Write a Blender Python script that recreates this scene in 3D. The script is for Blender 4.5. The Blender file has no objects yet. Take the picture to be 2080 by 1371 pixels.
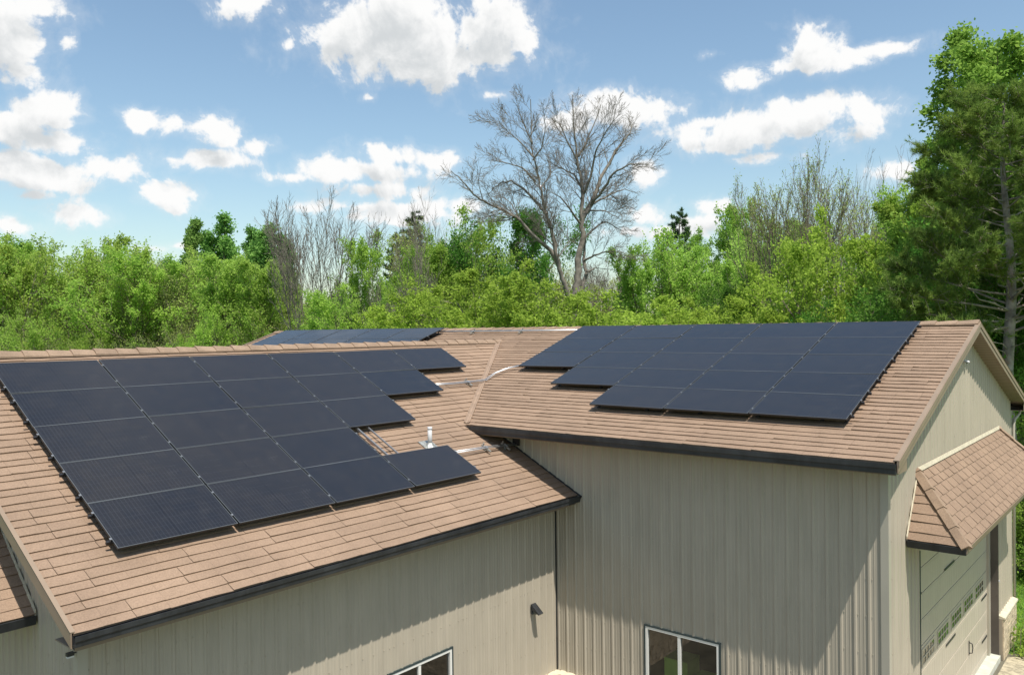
import bpy, math, random
import numpy as np
from mathutils import Matrix, Vector
sc = bpy.context.scene
COL = sc.collection
R_ = math.radians

# ------------------------------------------------------------------ camera, sky, sun, exposure
CAM = np.array([10.6975, -17.1559, 7.9217])
c_r = np.array([0.76649898, 0.64213284, -0.01203012])
c_u = np.array([0.0036297, 0.01439987, 0.99988973])
c_f = np.array([-0.64223526, 0.76645813, -0.00870674])
FPX = 1666.3
cam_d = bpy.data.cameras.new('camera'); cam = bpy.data.objects.new('camera', cam_d); COL.objects.link(cam)
cam_d.sensor_width = 36; cam_d.lens = 36 * FPX / 2080; cam_d.clip_end = 3000; cam_d.clip_start = 0.1
M = Matrix(((c_r[0], c_u[0], -c_f[0], CAM[0]), (c_r[1], c_u[1], -c_f[1], CAM[1]), (c_r[2], c_u[2], -c_f[2], CAM[2]), (0, 0, 0, 1)))
cam.matrix_world = M
sc.camera = cam

SUN = np.array([1.0, -0.43, 2.42]); SUN /= np.linalg.norm(SUN)
sun_el = math.asin(SUN[2]); sun_rot = math.atan2(SUN[0], SUN[1])
sun_d = bpy.data.lights.new('sun', 'SUN'); sun = bpy.data.objects.new('sun', sun_d); COL.objects.link(sun)
sun_d.energy = 5.0; sun_d.angle = R_(0.5); sun_d.color = (1.0, 0.95, 0.87)
sun.rotation_euler = Vector(SUN).to_track_quat('Z', 'Y').to_euler()

sc.view_settings.view_transform = 'Standard'; sc.view_settings.look = 'None'
sc.view_settings.exposure = 0.27; sc.view_settings.gamma = 1
sc.render.engine = 'CYCLES'
sc.cycles.max_bounces = 6; sc.cycles.diffuse_bounces = 3; sc.cycles.glossy_bounces = 3
sc.cycles.transparent_max_bounces = 8; sc.cycles.transmission_bounces = 4
sc.cycles.use_denoising = True
sc.cycles.caustics_reflective = False; sc.cycles.caustics_refractive = False
sc.render.filter_size = 1.2 if hasattr(sc.render, 'filter_size') else 1.5

def azel(u, v):
    d = c_f + (u - 1040) / FPX * c_r - (v - 685.5) / FPX * c_u
    d = d / np.linalg.norm(d)
    return math.atan2(d[0], d[1]), math.asin(d[2])

# clouds as (u, v, half width, half height) measured on the photograph, turned into azimuth / elevation
CL = [(860,66,215,84),(715,62,92,66),(965,62,110,62),(1066,82,40,26),(868,132,108,44),(780,30,110,50),
      (500,10,62,32),(455,26,18,12),(28,92,62,66),(58,16,70,22),(40,144,52,34),(10,30,70,60),
      (88,228,66,34),(18,250,66,30),(140,292,62,24),(60,345,120,24),(225,338,66,22),(100,370,70,14),
      (660,346,60,14),(1000,80,50,34),
      (290,242,34,18),(400,258,78,22),(450,280,44,16),(350,325,34,14),(430,322,84,16),(524,300,38,18),
      (335,398,42,26),(350,424,34,14),(146,440,52,22),(30,460,60,16),(80,398,20,8),
      (740,346,150,28),(790,318,76,26),(592,360,56,11),(880,328,56,20),(760,385,90,20),
      (700,420,80,16),(632,424,50,14),(800,440,120,26),(940,418,40,16),
      (1240,225,120,34),(1330,220,66,28),(1160,250,60,30),(1010,194,30,9),
      (1650,108,62,42),(1600,138,90,20),(1790,98,66,13),(1700,120,60,16),(1512,160,26,20),
      (1600,258,180,40),(1655,222,120,28),(1480,290,78,24),(1750,232,88,28),(1560,318,60,10),(1440,250,40,14),
      (1308,352,36,28),(1308,440,42,22),(1290,470,50,16),(1456,420,40,20),(1430,452,60,18),(1380,470,60,12),
      (1815,348,36,18),(300,505,60,12),(250,530,40,12),(370,500,40,9),(752,200,16,7),(1450,110,22,7),(585,92,10,12),(134,84,16,18)]
w = bpy.data.worlds.new('World'); sc.world = w; w.use_nodes = True
nt = w.node_tree; nt.nodes.clear()
def N(tree, typ, **kw):
    n = tree.nodes.new(typ)
    for k, v in kw.items():
        if k == 'inp':
            for i, x in v.items(): n.inputs[i].default_value = x
        else: setattr(n, k, v)
    return n
def Mth(tree, op, a, b=None, c=None, clamp=False):
    n = tree.nodes.new('ShaderNodeMath'); n.operation = op; n.use_clamp = clamp
    for i, x in enumerate((a, b, c)):
        if x is None: continue
        if isinstance(x, (int, float)): n.inputs[i].default_value = x
        else: tree.links.new(x, n.inputs[i])
    return n.outputs[0]
# group: cloud field over (azimuth, elevation)
g = bpy.data.node_groups.new('cloud_field', 'ShaderNodeTree')
g.interface.new_socket('dir', in_out='INPUT', socket_type='NodeSocketVector')
g.interface.new_socket('density', in_out='OUTPUT', socket_type='NodeSocketFloat')
gi = g.nodes.new('NodeGroupInput'); go = g.nodes.new('NodeGroupOutput')
nz1 = N(g, 'ShaderNodeTexNoise', noise_dimensions='2D', inp={'Scale': 15.0, 'Detail': 10.0, 'Roughness': 0.6, 'Distortion': 0.35})
g.links.new(gi.outputs[0], nz1.inputs['Vector'])
nz2 = N(g, 'ShaderNodeTexNoise', noise_dimensions='2D', inp={'Scale': 42.0, 'Detail': 6.0, 'Roughness': 0.6})
g.links.new(gi.outputs[0], nz2.inputs['Vector'])
acc = None
for (u, v, ru, rv) in CL:
    a, e = azel(u, v)
    ra, re = ru / FPX * 1.16, rv / FPX * 1.16
    s = g.nodes.new('ShaderNodeVectorMath'); s.operation = 'SUBTRACT'; s.inputs[1].default_value = (a, e, 0)
    g.links.new(gi.outputs[0], s.inputs[0])
    m = g.nodes.new('ShaderNodeVectorMath'); m.operation = 'MULTIPLY'; m.inputs[1].default_value = (1 / ra, 1 / re, 0)
    g.links.new(s.outputs[0], m.inputs[0])
    l = g.nodes.new('ShaderNodeVectorMath'); l.operation = 'LENGTH'; g.links.new(m.outputs[0], l.inputs[0])
    # distance in units of the blob, scaled so that small blobs keep their soft edge in proportion
    k = min(1.0, (rv / 40.0) ** 0.5) * 1.0
    val = Mth(g, 'MULTIPLY', Mth(g, 'SUBTRACT', 1.0, l.outputs['Value']), k)
    acc = val if acc is None else Mth(g, 'SMOOTH_MAX', acc, val, 0.12)
# loose clouds over the rest of the sky, outside the part the photograph shows
nzg = N(g, 'ShaderNodeTexNoise', noise_dimensions='2D', inp={'Scale': 3.2, 'Detail': 2.0, 'Roughness': 0.5})
g.links.new(gi.outputs[0], nzg.inputs['Vector'])
a0, e0 = azel(1040, 340)
s = g.nodes.new('ShaderNodeVectorMath'); s.operation = 'SUBTRACT'; s.inputs[1].default_value = (a0, e0 - 0.05, 0)
g.links.new(gi.outputs[0], s.inputs[0])
m = g.nodes.new('ShaderNodeVectorMath'); m.operation = 'MULTIPLY'; m.inputs[1].default_value = (1 / 0.85, 1 / 0.42, 0)
g.links.new(s.outputs[0], m.inputs[0])
l = g.nodes.new('ShaderNodeVectorMath'); l.operation = 'LENGTH'; g.links.new(m.outputs[0], l.inputs[0])
outside = Mth(g, 'SUBTRACT', Mth(g, 'MULTIPLY', nzg.outputs[0], 3.4), 2.15)
gate = Mth(g, 'MULTIPLY', Mth(g, 'SUBTRACT', l.outputs['Value'], 1.0), 3.0, clamp=True)
outside = Mth(g, 'SUBTRACT', outside, Mth(g, 'MULTIPLY', Mth(g, 'SUBTRACT', 1.0, gate), 6.0))
acc = Mth(g, 'MAXIMUM', acc, outside)
n1 = Mth(g, 'MULTIPLY', Mth(g, 'SUBTRACT', nz1.outputs[0], 0.5), 1.9)
n2 = Mth(g, 'MULTIPLY', Mth(g, 'SUBTRACT', nz2.outputs[0], 0.5), 0.95)
d = Mth(g, 'ADD', acc, Mth(g, 'ADD', n1, n2))
g.links.new(d, go.inputs[0])

tc = nt.nodes.new('ShaderNodeTexCoord')
sep = nt.nodes.new('ShaderNodeSeparateXYZ'); nt.links.new(tc.outputs['Generated'], sep.inputs[0])
az = Mth(nt, 'ARCTAN2', sep.outputs[0], sep.outputs[1]); el = Mth(nt, 'ARCSINE', sep.outputs[2])
cmb = nt.nodes.new('ShaderNodeCombineXYZ'); nt.links.new(az, cmb.inputs[0]); nt.links.new(el, cmb.inputs[1])
f1 = nt.nodes.new('ShaderNodeGroup'); f1.node_tree = g; nt.links.new(cmb.outputs[0], f1.inputs[0])
sh = nt.nodes.new('ShaderNodeVectorMath'); sh.operation = 'ADD'; sh.inputs[1].default_value = (0.010, 0.026, 0)
nt.links.new(cmb.outputs[0], sh.inputs[0])
f2 = nt.nodes.new('ShaderNodeGroup'); f2.node_tree = g; nt.links.new(sh.outputs[0], f2.inputs[0])
def mrange(tree, x, a, b, lo=0.0, hi=1.0, smooth=True):
    n = tree.nodes.new('ShaderNodeMapRange'); n.interpolation_type = 'SMOOTHSTEP' if smooth else 'LINEAR'
    tree.links.new(x, n.inputs[0]); n.inputs[1].default_value = a; n.inputs[2].default_value = b
    n.inputs[3].default_value = lo; n.inputs[4].default_value = hi; n.clamp = smooth; return n.outputs[0]
cover = Mth(nt, 'MAXIMUM', mrange(nt, f1.outputs[0], 0.0, 0.42), Mth(nt, 'MULTIPLY', mrange(nt, f1.outputs[0], -0.38, 0.35), 0.2))
cover = Mth(nt, 'MULTIPLY', cover, mrange(nt, el, 0.0, 0.12, 0.35, 1.0))
shade = mrange(nt, f2.outputs[0], 0.0, 1.05)
cm = nt.nodes.new('ShaderNodeMix'); cm.data_type = 'RGBA'
cm.inputs[6].default_value = (0.82, 0.82, 0.815, 1); cm.inputs[7].default_value = (0.55, 0.575, 0.59, 1)
nt.links.new(shade, cm.inputs[0])
sky = nt.nodes.new('ShaderNodeTexSky'); sky.sky_type = 'NISHITA'; sky.sun_disc = False
sky.sun_elevation = sun_el; sky.sun_rotation = sun_rot; sky.air_density = 1.15; sky.dust_density = 0.9; sky.ozone_density = 0.25
SKY_S = 0.125
b1 = nt.nodes.new('ShaderNodeBackground'); b1.inputs[1].default_value = SKY_S; tn = nt.nodes.new('ShaderNodeMix'); tn.data_type = 'RGBA'; tn.blend_type = 'MULTIPLY'; tn.inputs[0].default_value = 1; tn.inputs[7].default_value = (0.95, 1.02, 1.01, 1)
nt.links.new(sky.outputs[0], tn.inputs[6]); nt.links.new(tn.outputs[2], b1.inputs[0])
b2 = nt.nodes.new('ShaderNodeBackground'); b2.inputs[1].default_value = 1.0; nt.links.new(cm.outputs[2], b2.inputs[0])
mx = nt.nodes.new('ShaderNodeMixShader'); nt.links.new(cover, mx.inputs[0]); nt.links.new(b1.outputs[0], mx.inputs[1]); nt.links.new(b2.outputs[0], mx.inputs[2])
wo = nt.nodes.new('ShaderNodeOutputWorld'); nt.links.new(mx.outputs[0], wo.inputs[0])
w.cycles.sampling_method = 'MANUAL'; w.cycles.sample_map_resolution = 512

# ------------------------------------------------------------------ materials
def mat(name, col, rough=0.6, metal=0.0, spec=0.5, var=0.0, vscale=3.0, bump=0.0, bscale=60.0, tint=0.0, island=0.0, stain=None, grain=0.0, gscale=60.0, streak=0.0):
    m = bpy.data.materials.new(name); m.use_nodes = True; t = m.node_tree; b = t.nodes['Principled BSDF']
    b.inputs['Roughness'].default_value = rough; b.inputs['Metallic'].default_value = metal; b.inputs['Specular IOR Level'].default_value = spec
    src = None
    co = t.nodes.new('ShaderNodeTexCoord')
    rgb = t.nodes.new('ShaderNodeRGB'); rgb.outputs[0].default_value = (*col, 1); src = rgb.outputs[0]
    def mul(src, fac_socket):
        mm = t.nodes.new('ShaderNodeMix'); mm.data_type = 'RGBA'; mm.blend_type = 'MULTIPLY'; mm.inputs[0].default_value = 1
        t.links.new(src, mm.inputs[6]); t.links.new(fac_socket, mm.inputs[7]); return mm.outputs[2]
    if var:
        n = N(t, 'ShaderNodeTexNoise', inp={'Scale': vscale, 'Detail': 6.0, 'Roughness': 0.6}); t.links.new(co.outputs['Object'], n.inputs['Vector'])
        src = mul(src, mrange(t, n.outputs[0], 0.3, 0.7, 1 - var, 1 + var))
    if grain:
        n = N(t, 'ShaderNodeTexNoise', inp={'Scale': gscale, 'Detail': 3.0, 'Roughness': 0.8}); t.links.new(co.outputs['Object'], n.inputs['Vector'])
        src = mul(src, mrange(t, n.outputs[0], 0.3, 0.7, 1 - grain, 1 + grain))
    if streak:
        mp = t.nodes.new('ShaderNodeMapping'); mp.inputs['Scale'].default_value = (6, 6, .35); t.links.new(co.outputs['Object'], mp.inputs['Vector'])
        n = N(t, 'ShaderNodeTexNoise', inp={'Scale': 1.5, 'Detail': 5.0, 'Roughness': 0.65}); t.links.new(mp.outputs[0], n.inputs['Vector'])
        src = mul(src, mrange(t, n.outputs[0], 0.35, 0.75, 1 + streak * .4, 1 - streak))
    if tint:
        a = t.nodes.new('ShaderNodeAttribute'); a.attribute_name = 'tint'
        src = mul(src, mrange(t, a.outputs['Fac'], 0, 1, 1 - tint, 1 + tint, False))
    if island:
        gm = t.nodes.new('ShaderNodeNewGeometry')
        src = mul(src, mrange(t, gm.outputs['Random Per Island'], 0, 1, 1 - island, 1 + island, False))
    if stain:
        n = N(t, 'ShaderNodeTexNoise', inp={'Scale': stain[0], 'Detail': 8.0, 'Roughness': 0.7}); t.links.new(co.outputs['Object'], n.inputs['Vector'])
        mm = t.nodes.new('ShaderNodeMix'); mm.data_type = 'RGBA'; t.links.new(mrange(t, n.outputs[0], stain[1], stain[1] + 0.15), mm.inputs[0])
        t.links.new(src, mm.inputs[6]); mm.inputs[7].default_value = (*stain[2], 1); src = mm.outputs[2]
    t.links.new(src, b.inputs['Base Color'])
    if bump:
        n = N(t, 'ShaderNodeTexNoise', inp={'Scale': bscale, 'Detail': 3.0}); t.links.new(co.outputs['Object'], n.inputs['Vector'])
        bp = t.nodes.new('ShaderNodeBump'); bp.inputs['Strength'].default_value = bump; bp.inputs['Distance'].default_value = 0.01
        t.links.new(n.outputs[0], bp.inputs['Height']); t.links.new(bp.outputs[0], b.inputs['Normal'])
    return m
M_ = {}
M_['shingle'] = mat('stone_coated_shingle', (0.285, 0.198, 0.138), 0.85, spec=0.2, var=0.09, vscale=1.0, bump=0.9, bscale=150, tint=0.065, grain=0.16, gscale=48)
M_['ridge'] = mat('ridge_cap_coating', (0.29, 0.205, 0.142), 0.85, spec=0.25, var=0.12, vscale=3, bump=0.8, bscale=200, island=0.08, grain=.14, gscale=48)
M_['deck'] = mat('roof_underlay', (0.05, 0.035, 0.03), 0.9)
M_['valley'] = mat('valley_flashing_paint', (0.31, 0.22, 0.155), 0.55, var=0.12, vscale=5, bump=0.3, bscale=40)
M_['rake'] = mat('rake_trim_paint', (0.25, 0.185, 0.13), 0.5, var=0.06, vscale=2)
M_['wall'] = mat('wall_panel_paint', (0.43, 0.378, 0.295), 0.42, spec=0.5, var=0.04, vscale=0.7, bump=0.10, bscale=3.5, streak=0.09)
M_['trim'] = mat('corner_trim_paint', (0.42, 0.385, 0.31), 0.4, var=0.04, vscale=1)
M_['gutter'] = mat('dark_gutter_paint', (0.030, 0.032, 0.034), 0.42, var=0.3, vscale=2.2, streak=.3)
M_['soffit'] = mat('soffit_paint', (0.27, 0.215, 0.16), 0.6)
M_['stone'] = mat('wainscot_stone', (0.52, 0.42, 0.29), 0.85, var=0.22, vscale=6, bump=0.8, bscale=12, island=0.12)
M_['ledge'] = mat('wainscot_ledge_stone', (0.55, 0.49, 0.36), 0.8, var=0.12, vscale=8, bump=0.5, bscale=20)
M_['mortar'] = mat('stone_joint', (0.33, 0.28, 0.21), 0.95)
M_['pvc'] = mat('white_pvc', (0.56, 0.55, 0.54), 0.45, var=0.06)
M_['boot'] = mat('pipe_boot_metal', (0.42, 0.42, 0.38), 0.45, metal=0.6, var=0.3, vscale=15)
M_['galv'] = mat('galvanized_steel', (0.50, 0.51, 0.52), 0.38, metal=0.75, var=0.12, vscale=9)
M_['alu'] = mat('aluminium_clamp', (0.34, 0.35, 0.36), 0.4, metal=0.7)
M_['blk'] = mat('black_hardware', (0.02, 0.02, 0.022), 0.45)
M_['frame'] = mat('black_anodized_frame', (0.26, 0.27, 0.28), 0.34, metal=0.75)
M_['wire'] = mat('cable_insulation', (0.10, 0.035, 0.02), 0.6)
M_['doorp'] = mat('garage_door_paint', (0.47, 0.415, 0.33), 0.45, var=0.03, vscale=2)
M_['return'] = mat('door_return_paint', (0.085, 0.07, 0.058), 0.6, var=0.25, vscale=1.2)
M_['white'] = mat('white_window_vinyl', (0.76, 0.74, 0.68), 0.4)
M_['rubber'] = mat('dark_weather_strip', (0.03, 0.045, 0.045), 0.6)
M_['conc'] = mat('concrete', (0.50, 0.50, 0.42), 0.85, var=0.12, vscale=5, bump=0.3, bscale=30)
M_['inside'] = mat('interior_dark', (0.16, 0.17, 0.14), 0.9)
M_['box'] = mat('olive_box', (0.62, 0.72, 0.18), 0.7, var=0.1)
M_['camw'] = mat('white_plastic', (0.7, 0.7, 0.7), 0.4)
M_['bark'] = mat('grey_bark', (0.20, 0.165, 0.125), 0.9, var=0.35, vscale=4, bump=0.8, bscale=14)
M_['barkpale'] = mat('pale_dead_bark', (0.18, 0.158, 0.13), 0.9, var=0.35, vscale=3, bump=0.8, bscale=10)
M_['barkpine'] = mat('pine_bark', (0.27, 0.235, 0.20), 0.95, var=0.4, vscale=3.5, bump=1.0, bscale=16, stain=(2.2, 0.56, (0.30, 0.17, 0.10)))

# solar glass: dark cells, fine bus bar lines down the slope, cell grid and a centre seam, in the panel's own coordinates
def solar_mat():
    m = bpy.data.materials.new('solar_glass'); m.use_nodes = True; t = m.node_tree; b = t.nodes['Principled BSDF']
    co = t.nodes.new('ShaderNodeTexCoord'); sp = t.nodes.new('ShaderNodeSeparateXYZ'); t.links.new(co.outputs['Object'], sp.inputs[0])
    def line(sock, period, width, off=0.0):
        x = Mth(t, 'MODULO', Mth(t, 'ADD', sock, 50.0 * period + off), period)
        x = Mth(t, 'ABSOLUTE', Mth(t, 'SUBTRACT', x, period / 2))
        return Mth(t, 'LESS_THAN', x, width / 2)
    bus = line(sp.outputs[0], 0.0583, 0.014)
    cellx = line(sp.outputs[0], 0.0875, 0.003); celly = line(sp.outputs[1], 0.166, 0.006)
    seam = Mth(t, 'LESS_THAN', Mth(t, 'ABSOLUTE', sp.outputs[0]), 0.008)
    nz = N(t, 'ShaderNodeTexNoise', inp={'Scale': 1.4, 'Detail': 3.0}); t.links.new(co.outputs['Object'], nz.inputs['Vector'])
    oi = t.nodes.new('ShaderNodeObjectInfo')
    wn = t.nodes.new('ShaderNodeTexWhiteNoise'); wn.noise_dimensions = '3D'
    fl = t.nodes.new('ShaderNodeVectorMath'); fl.operation = 'FLOOR'
    sc_ = t.nodes.new('ShaderNodeVectorMath'); sc_.operation = 'MULTIPLY'; sc_.inputs[1].default_value = (1 / 0.175, 1 / 0.166, 0)
    t.links.new(co.outputs['Object'], sc_.inputs[0]); t.links.new(sc_.outputs[0], fl.inputs[0])
    ad = t.nodes.new('ShaderNodeVectorMath'); ad.operation = 'ADD'; t.links.new(fl.outputs[0], ad.inputs[0])
    cb = t.nodes.new('ShaderNodeCombineXYZ'); t.links.new(oi.outputs['Random'], cb.inputs[2]); t.links.new(cb.outputs[0], ad.inputs[1]); t.links.new(ad.outputs[0], wn.inputs['Vector'])
    mixc = t.nodes.new('ShaderNodeMix'); mixc.data_type = 'RGBA'; mixc.inputs[6].default_value = (0.013, 0.014, 0.018, 1); mixc.inputs[7].default_value = (0.023, 0.021, 0.021, 1)
    fac = Mth(t, 'ADD', Mth(t, 'MULTIPLY', wn.outputs['Value'], 0.4), Mth(t, 'MULTIPLY', oi.outputs['Random'], 0.6)); t.links.new(fac, mixc.inputs[0])
    ln = Mth(t, 'ADD', Mth(t, 'MULTIPLY', Mth(t, 'MULTIPLY', bus, Mth(t, 'SUBTRACT', 1.0, celly)), 0.13), Mth(t, 'MAXIMUM', Mth(t, 'MULTIPLY', cellx, 0.05), Mth(t, 'MULTIPLY', celly, 0.16)), clamp=True)
    m2 = t.nodes.new('ShaderNodeMix'); m2.data_type = 'RGBA'; t.links.new(ln, m2.inputs[0]); t.links.new(mixc.outputs[2], m2.inputs[6]); m2.inputs[7].default_value = (0.075, 0.082, 0.10, 1)
    m3 = t.nodes.new('ShaderNodeMix'); m3.data_type = 'RGBA'; t.links.new(Mth(t, 'MULTIPLY', seam, 0.4), m3.inputs[0]); t.links.new(m2.outputs[2], m3.inputs[6]); m3.inputs[7].default_value = (0.004, 0.004, 0.006, 1)
    # bird marks and dust
    dn = N(t, 'ShaderNodeTexNoise', inp={'Scale': 2.6, 'Detail': 9.0, 'Roughness': 0.75}); t.links.new(co.outputs['Object'], dn.inputs['Vector'])
    off = t.nodes.new('ShaderNodeVectorMath'); off.operation = 'ADD'; t.links.new(co.outputs['Object'], off.inputs[0])
    cb2 = t.nodes.new('ShaderNodeCombineXYZ'); t.links.new(Mth(t, 'MULTIPLY', oi.outputs['Random'], 40.0), cb2.inputs[0]); t.links.new(cb2.outputs[0], off.inputs[1])
    vo = N(t, 'ShaderNodeTexVoronoi', inp={'Scale': 1.7}); t.links.new(off.outputs[0], vo.inputs['Vector'])
    spot = Mth(t, 'MULTIPLY', Mth(t, 'LESS_THAN', vo.outputs['Distance'], 0.017), 0.45)
    dust = Mth(t, 'ADD', mrange(t, dn.outputs[0], 0.5, 0.8, 0.0, 0.025), spot)
    m4 = t.nodes.new('ShaderNodeMix'); m4.data_type = 'RGBA'; t.links.new(dust, m4.inputs[0]); t.links.new(m3.outputs[2], m4.inputs[6]); m4.inputs[7].default_value = (0.42, 0.40, 0.36, 1)
    t.links.new(m4.outputs[2], b.inputs['Base Color'])
    b.inputs['Roughness'].default_value = 0.16; b.inputs['Specular IOR Level'].default_value = 0.5
    t.links.new(mrange(t, nz.outputs[0], 0.3, 0.7, 0.17, 0.24), b.inputs['Roughness'])
    return m
M_['solar'] = solar_mat()

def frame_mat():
    m = mat('black_frame_lit_top', (0.03, 0.032, 0.035), 0.4, metal=0.3); t = m.node_tree; b = t.nodes['Principled BSDF']
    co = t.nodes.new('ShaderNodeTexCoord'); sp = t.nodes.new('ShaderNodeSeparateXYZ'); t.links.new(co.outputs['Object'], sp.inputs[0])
    mm = t.nodes.new('ShaderNodeMix'); mm.data_type = 'RGBA'; t.links.new(Mth(t, 'GREATER_THAN', sp.outputs[2], -0.0015), mm.inputs[0])  # lighter top lip: sheen of sun and sky put into the frame colour
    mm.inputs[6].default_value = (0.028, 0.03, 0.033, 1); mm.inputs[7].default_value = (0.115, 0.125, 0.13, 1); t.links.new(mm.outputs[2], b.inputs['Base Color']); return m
M_['frame'] = frame_mat()
def glass_mat(name, col, refl):
    m = bpy.data.materials.new(name); m.use_nodes = True; t = m.node_tree; t.nodes.clear()
    o = t.nodes.new('ShaderNodeOutputMaterial'); tr = t.nodes.new('ShaderNodeBsdfTransparent'); tr.inputs[0].default_value = (*col, 1)
    gl = t.nodes.new('ShaderNodeBsdfGlossy'); gl.inputs['Roughness'].default_value = 0.02
    fr = t.nodes.new('ShaderNodeFresnel'); fr.inputs[0].default_value = 1.5
    mx = t.nodes.new('ShaderNodeMixShader'); t.links.new(Mth(t, 'ADD', fr.outputs[0], refl, clamp=True), mx.inputs[0])
    t.links.new(tr.outputs[0], mx.inputs[1]); t.links.new(gl.outputs[0], mx.inputs[2]); t.links.new(mx.outputs[0], o.inputs[0]); return m
M_['glass'] = glass_mat('window_glass', (0.62, 0.74, 0.6), 0.10)

def leaf_mat(name, c1, c2, trans=0.45, rough=0.6):
    m = bpy.data.materials.new(name); m.use_nodes = True; t = m.node_tree; t.nodes.clear()
    o = t.nodes.new('ShaderNodeOutputMaterial')
    gm = t.nodes.new('ShaderNodeNewGeometry'); oi = t.nodes.new('ShaderNodeObjectInfo')
    co = t.nodes.new('ShaderNodeTexCoord')
    nz = N(t, 'ShaderNodeTexNoise', inp={'Scale': 0.9, 'Detail': 3.0}); t.links.new(co.outputs['Object'], nz.inputs['Vector'])
    mc = t.nodes.new('ShaderNodeMix'); mc.data_type = 'RGBA'; mc.inputs[6].default_value = (*c1, 1); mc.inputs[7].default_value = (*c2, 1)
    fac = Mth(t, 'ADD', Mth(t, 'MULTIPLY', gm.outputs['Random Per Island'], 0.45), mrange(t, nz.outputs[0], 0.32, 0.68, 0.0, 0.55)); t.links.new(fac, mc.inputs[0])
    hs = t.nodes.new('ShaderNodeHueSaturation'); t.links.new(mc.outputs[2], hs.inputs['Color'])
    t.links.new(mrange(t, oi.outputs['Random'], 0, 1, 0.488, 0.508, False), hs.inputs['Hue'])
    t.links.new(mrange(t, Mth(t, 'FRACT', Mth(t, 'MULTIPLY', oi.outputs['Random'], 7.3)), 0, 1, 0.82, 1.12, False), hs.inputs['Value'])
    df = t.nodes.new('ShaderNodeBsdfDiffuse'); t.links.new(hs.outputs[0], df.inputs[0])
    tl = t.nodes.new('ShaderNodeBsdfTranslucent'); t.links.new(hs.outputs[0], tl.inputs[0])
    mx = t.nodes.new('ShaderNodeMixShader'); mx.inputs[0].default_value = trans
    t.links.new(df.outputs[0], mx.inputs[1]); t.links.new(tl.outputs[0], mx.inputs[2]); t.links.new(mx.outputs[0], o.inputs[0]); return m
LEAF = {
 'spring': leaf_mat('spring_green_leaves', (0.28, 0.45, 0.075), (0.50, 0.69, 0.15), 0.58),
 'green': leaf_mat('mid_green_leaves', (0.23, 0.40, 0.07), (0.44, 0.62, 0.12), 0.58),
 'bright': leaf_mat('yellow_green_leaves', (0.23, 0.37, 0.05), (0.39, 0.54, 0.09), 0.5),
 'dark': leaf_mat('deep_green_leaves', (0.08, 0.21, 0.035), (0.20, 0.42, 0.07), 0.5),
 'poplar': leaf_mat('cool_green_leaves', (0.15, 0.31, 0.07), (0.30, 0.50, 0.13), 0.5),
 'olive': leaf_mat('dull_olive_leaves', (0.32, 0.40, 0.10), (0.48, 0.56, 0.18), 0.5),
 'pine': leaf_mat('pine_needles', (0.07, 0.14, 0.035), (0.30, 0.42, 0.09), 0.35),
 'spruce': leaf_mat('spruce_needles', (0.05, 0.10, 0.04), (0.11, 0.19, 0.07), 0.25),
 'grass': leaf_mat('grass_blades', (0.16, 0.32, 0.03), (0.30, 0.46, 0.06), 0.4),
}

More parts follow.
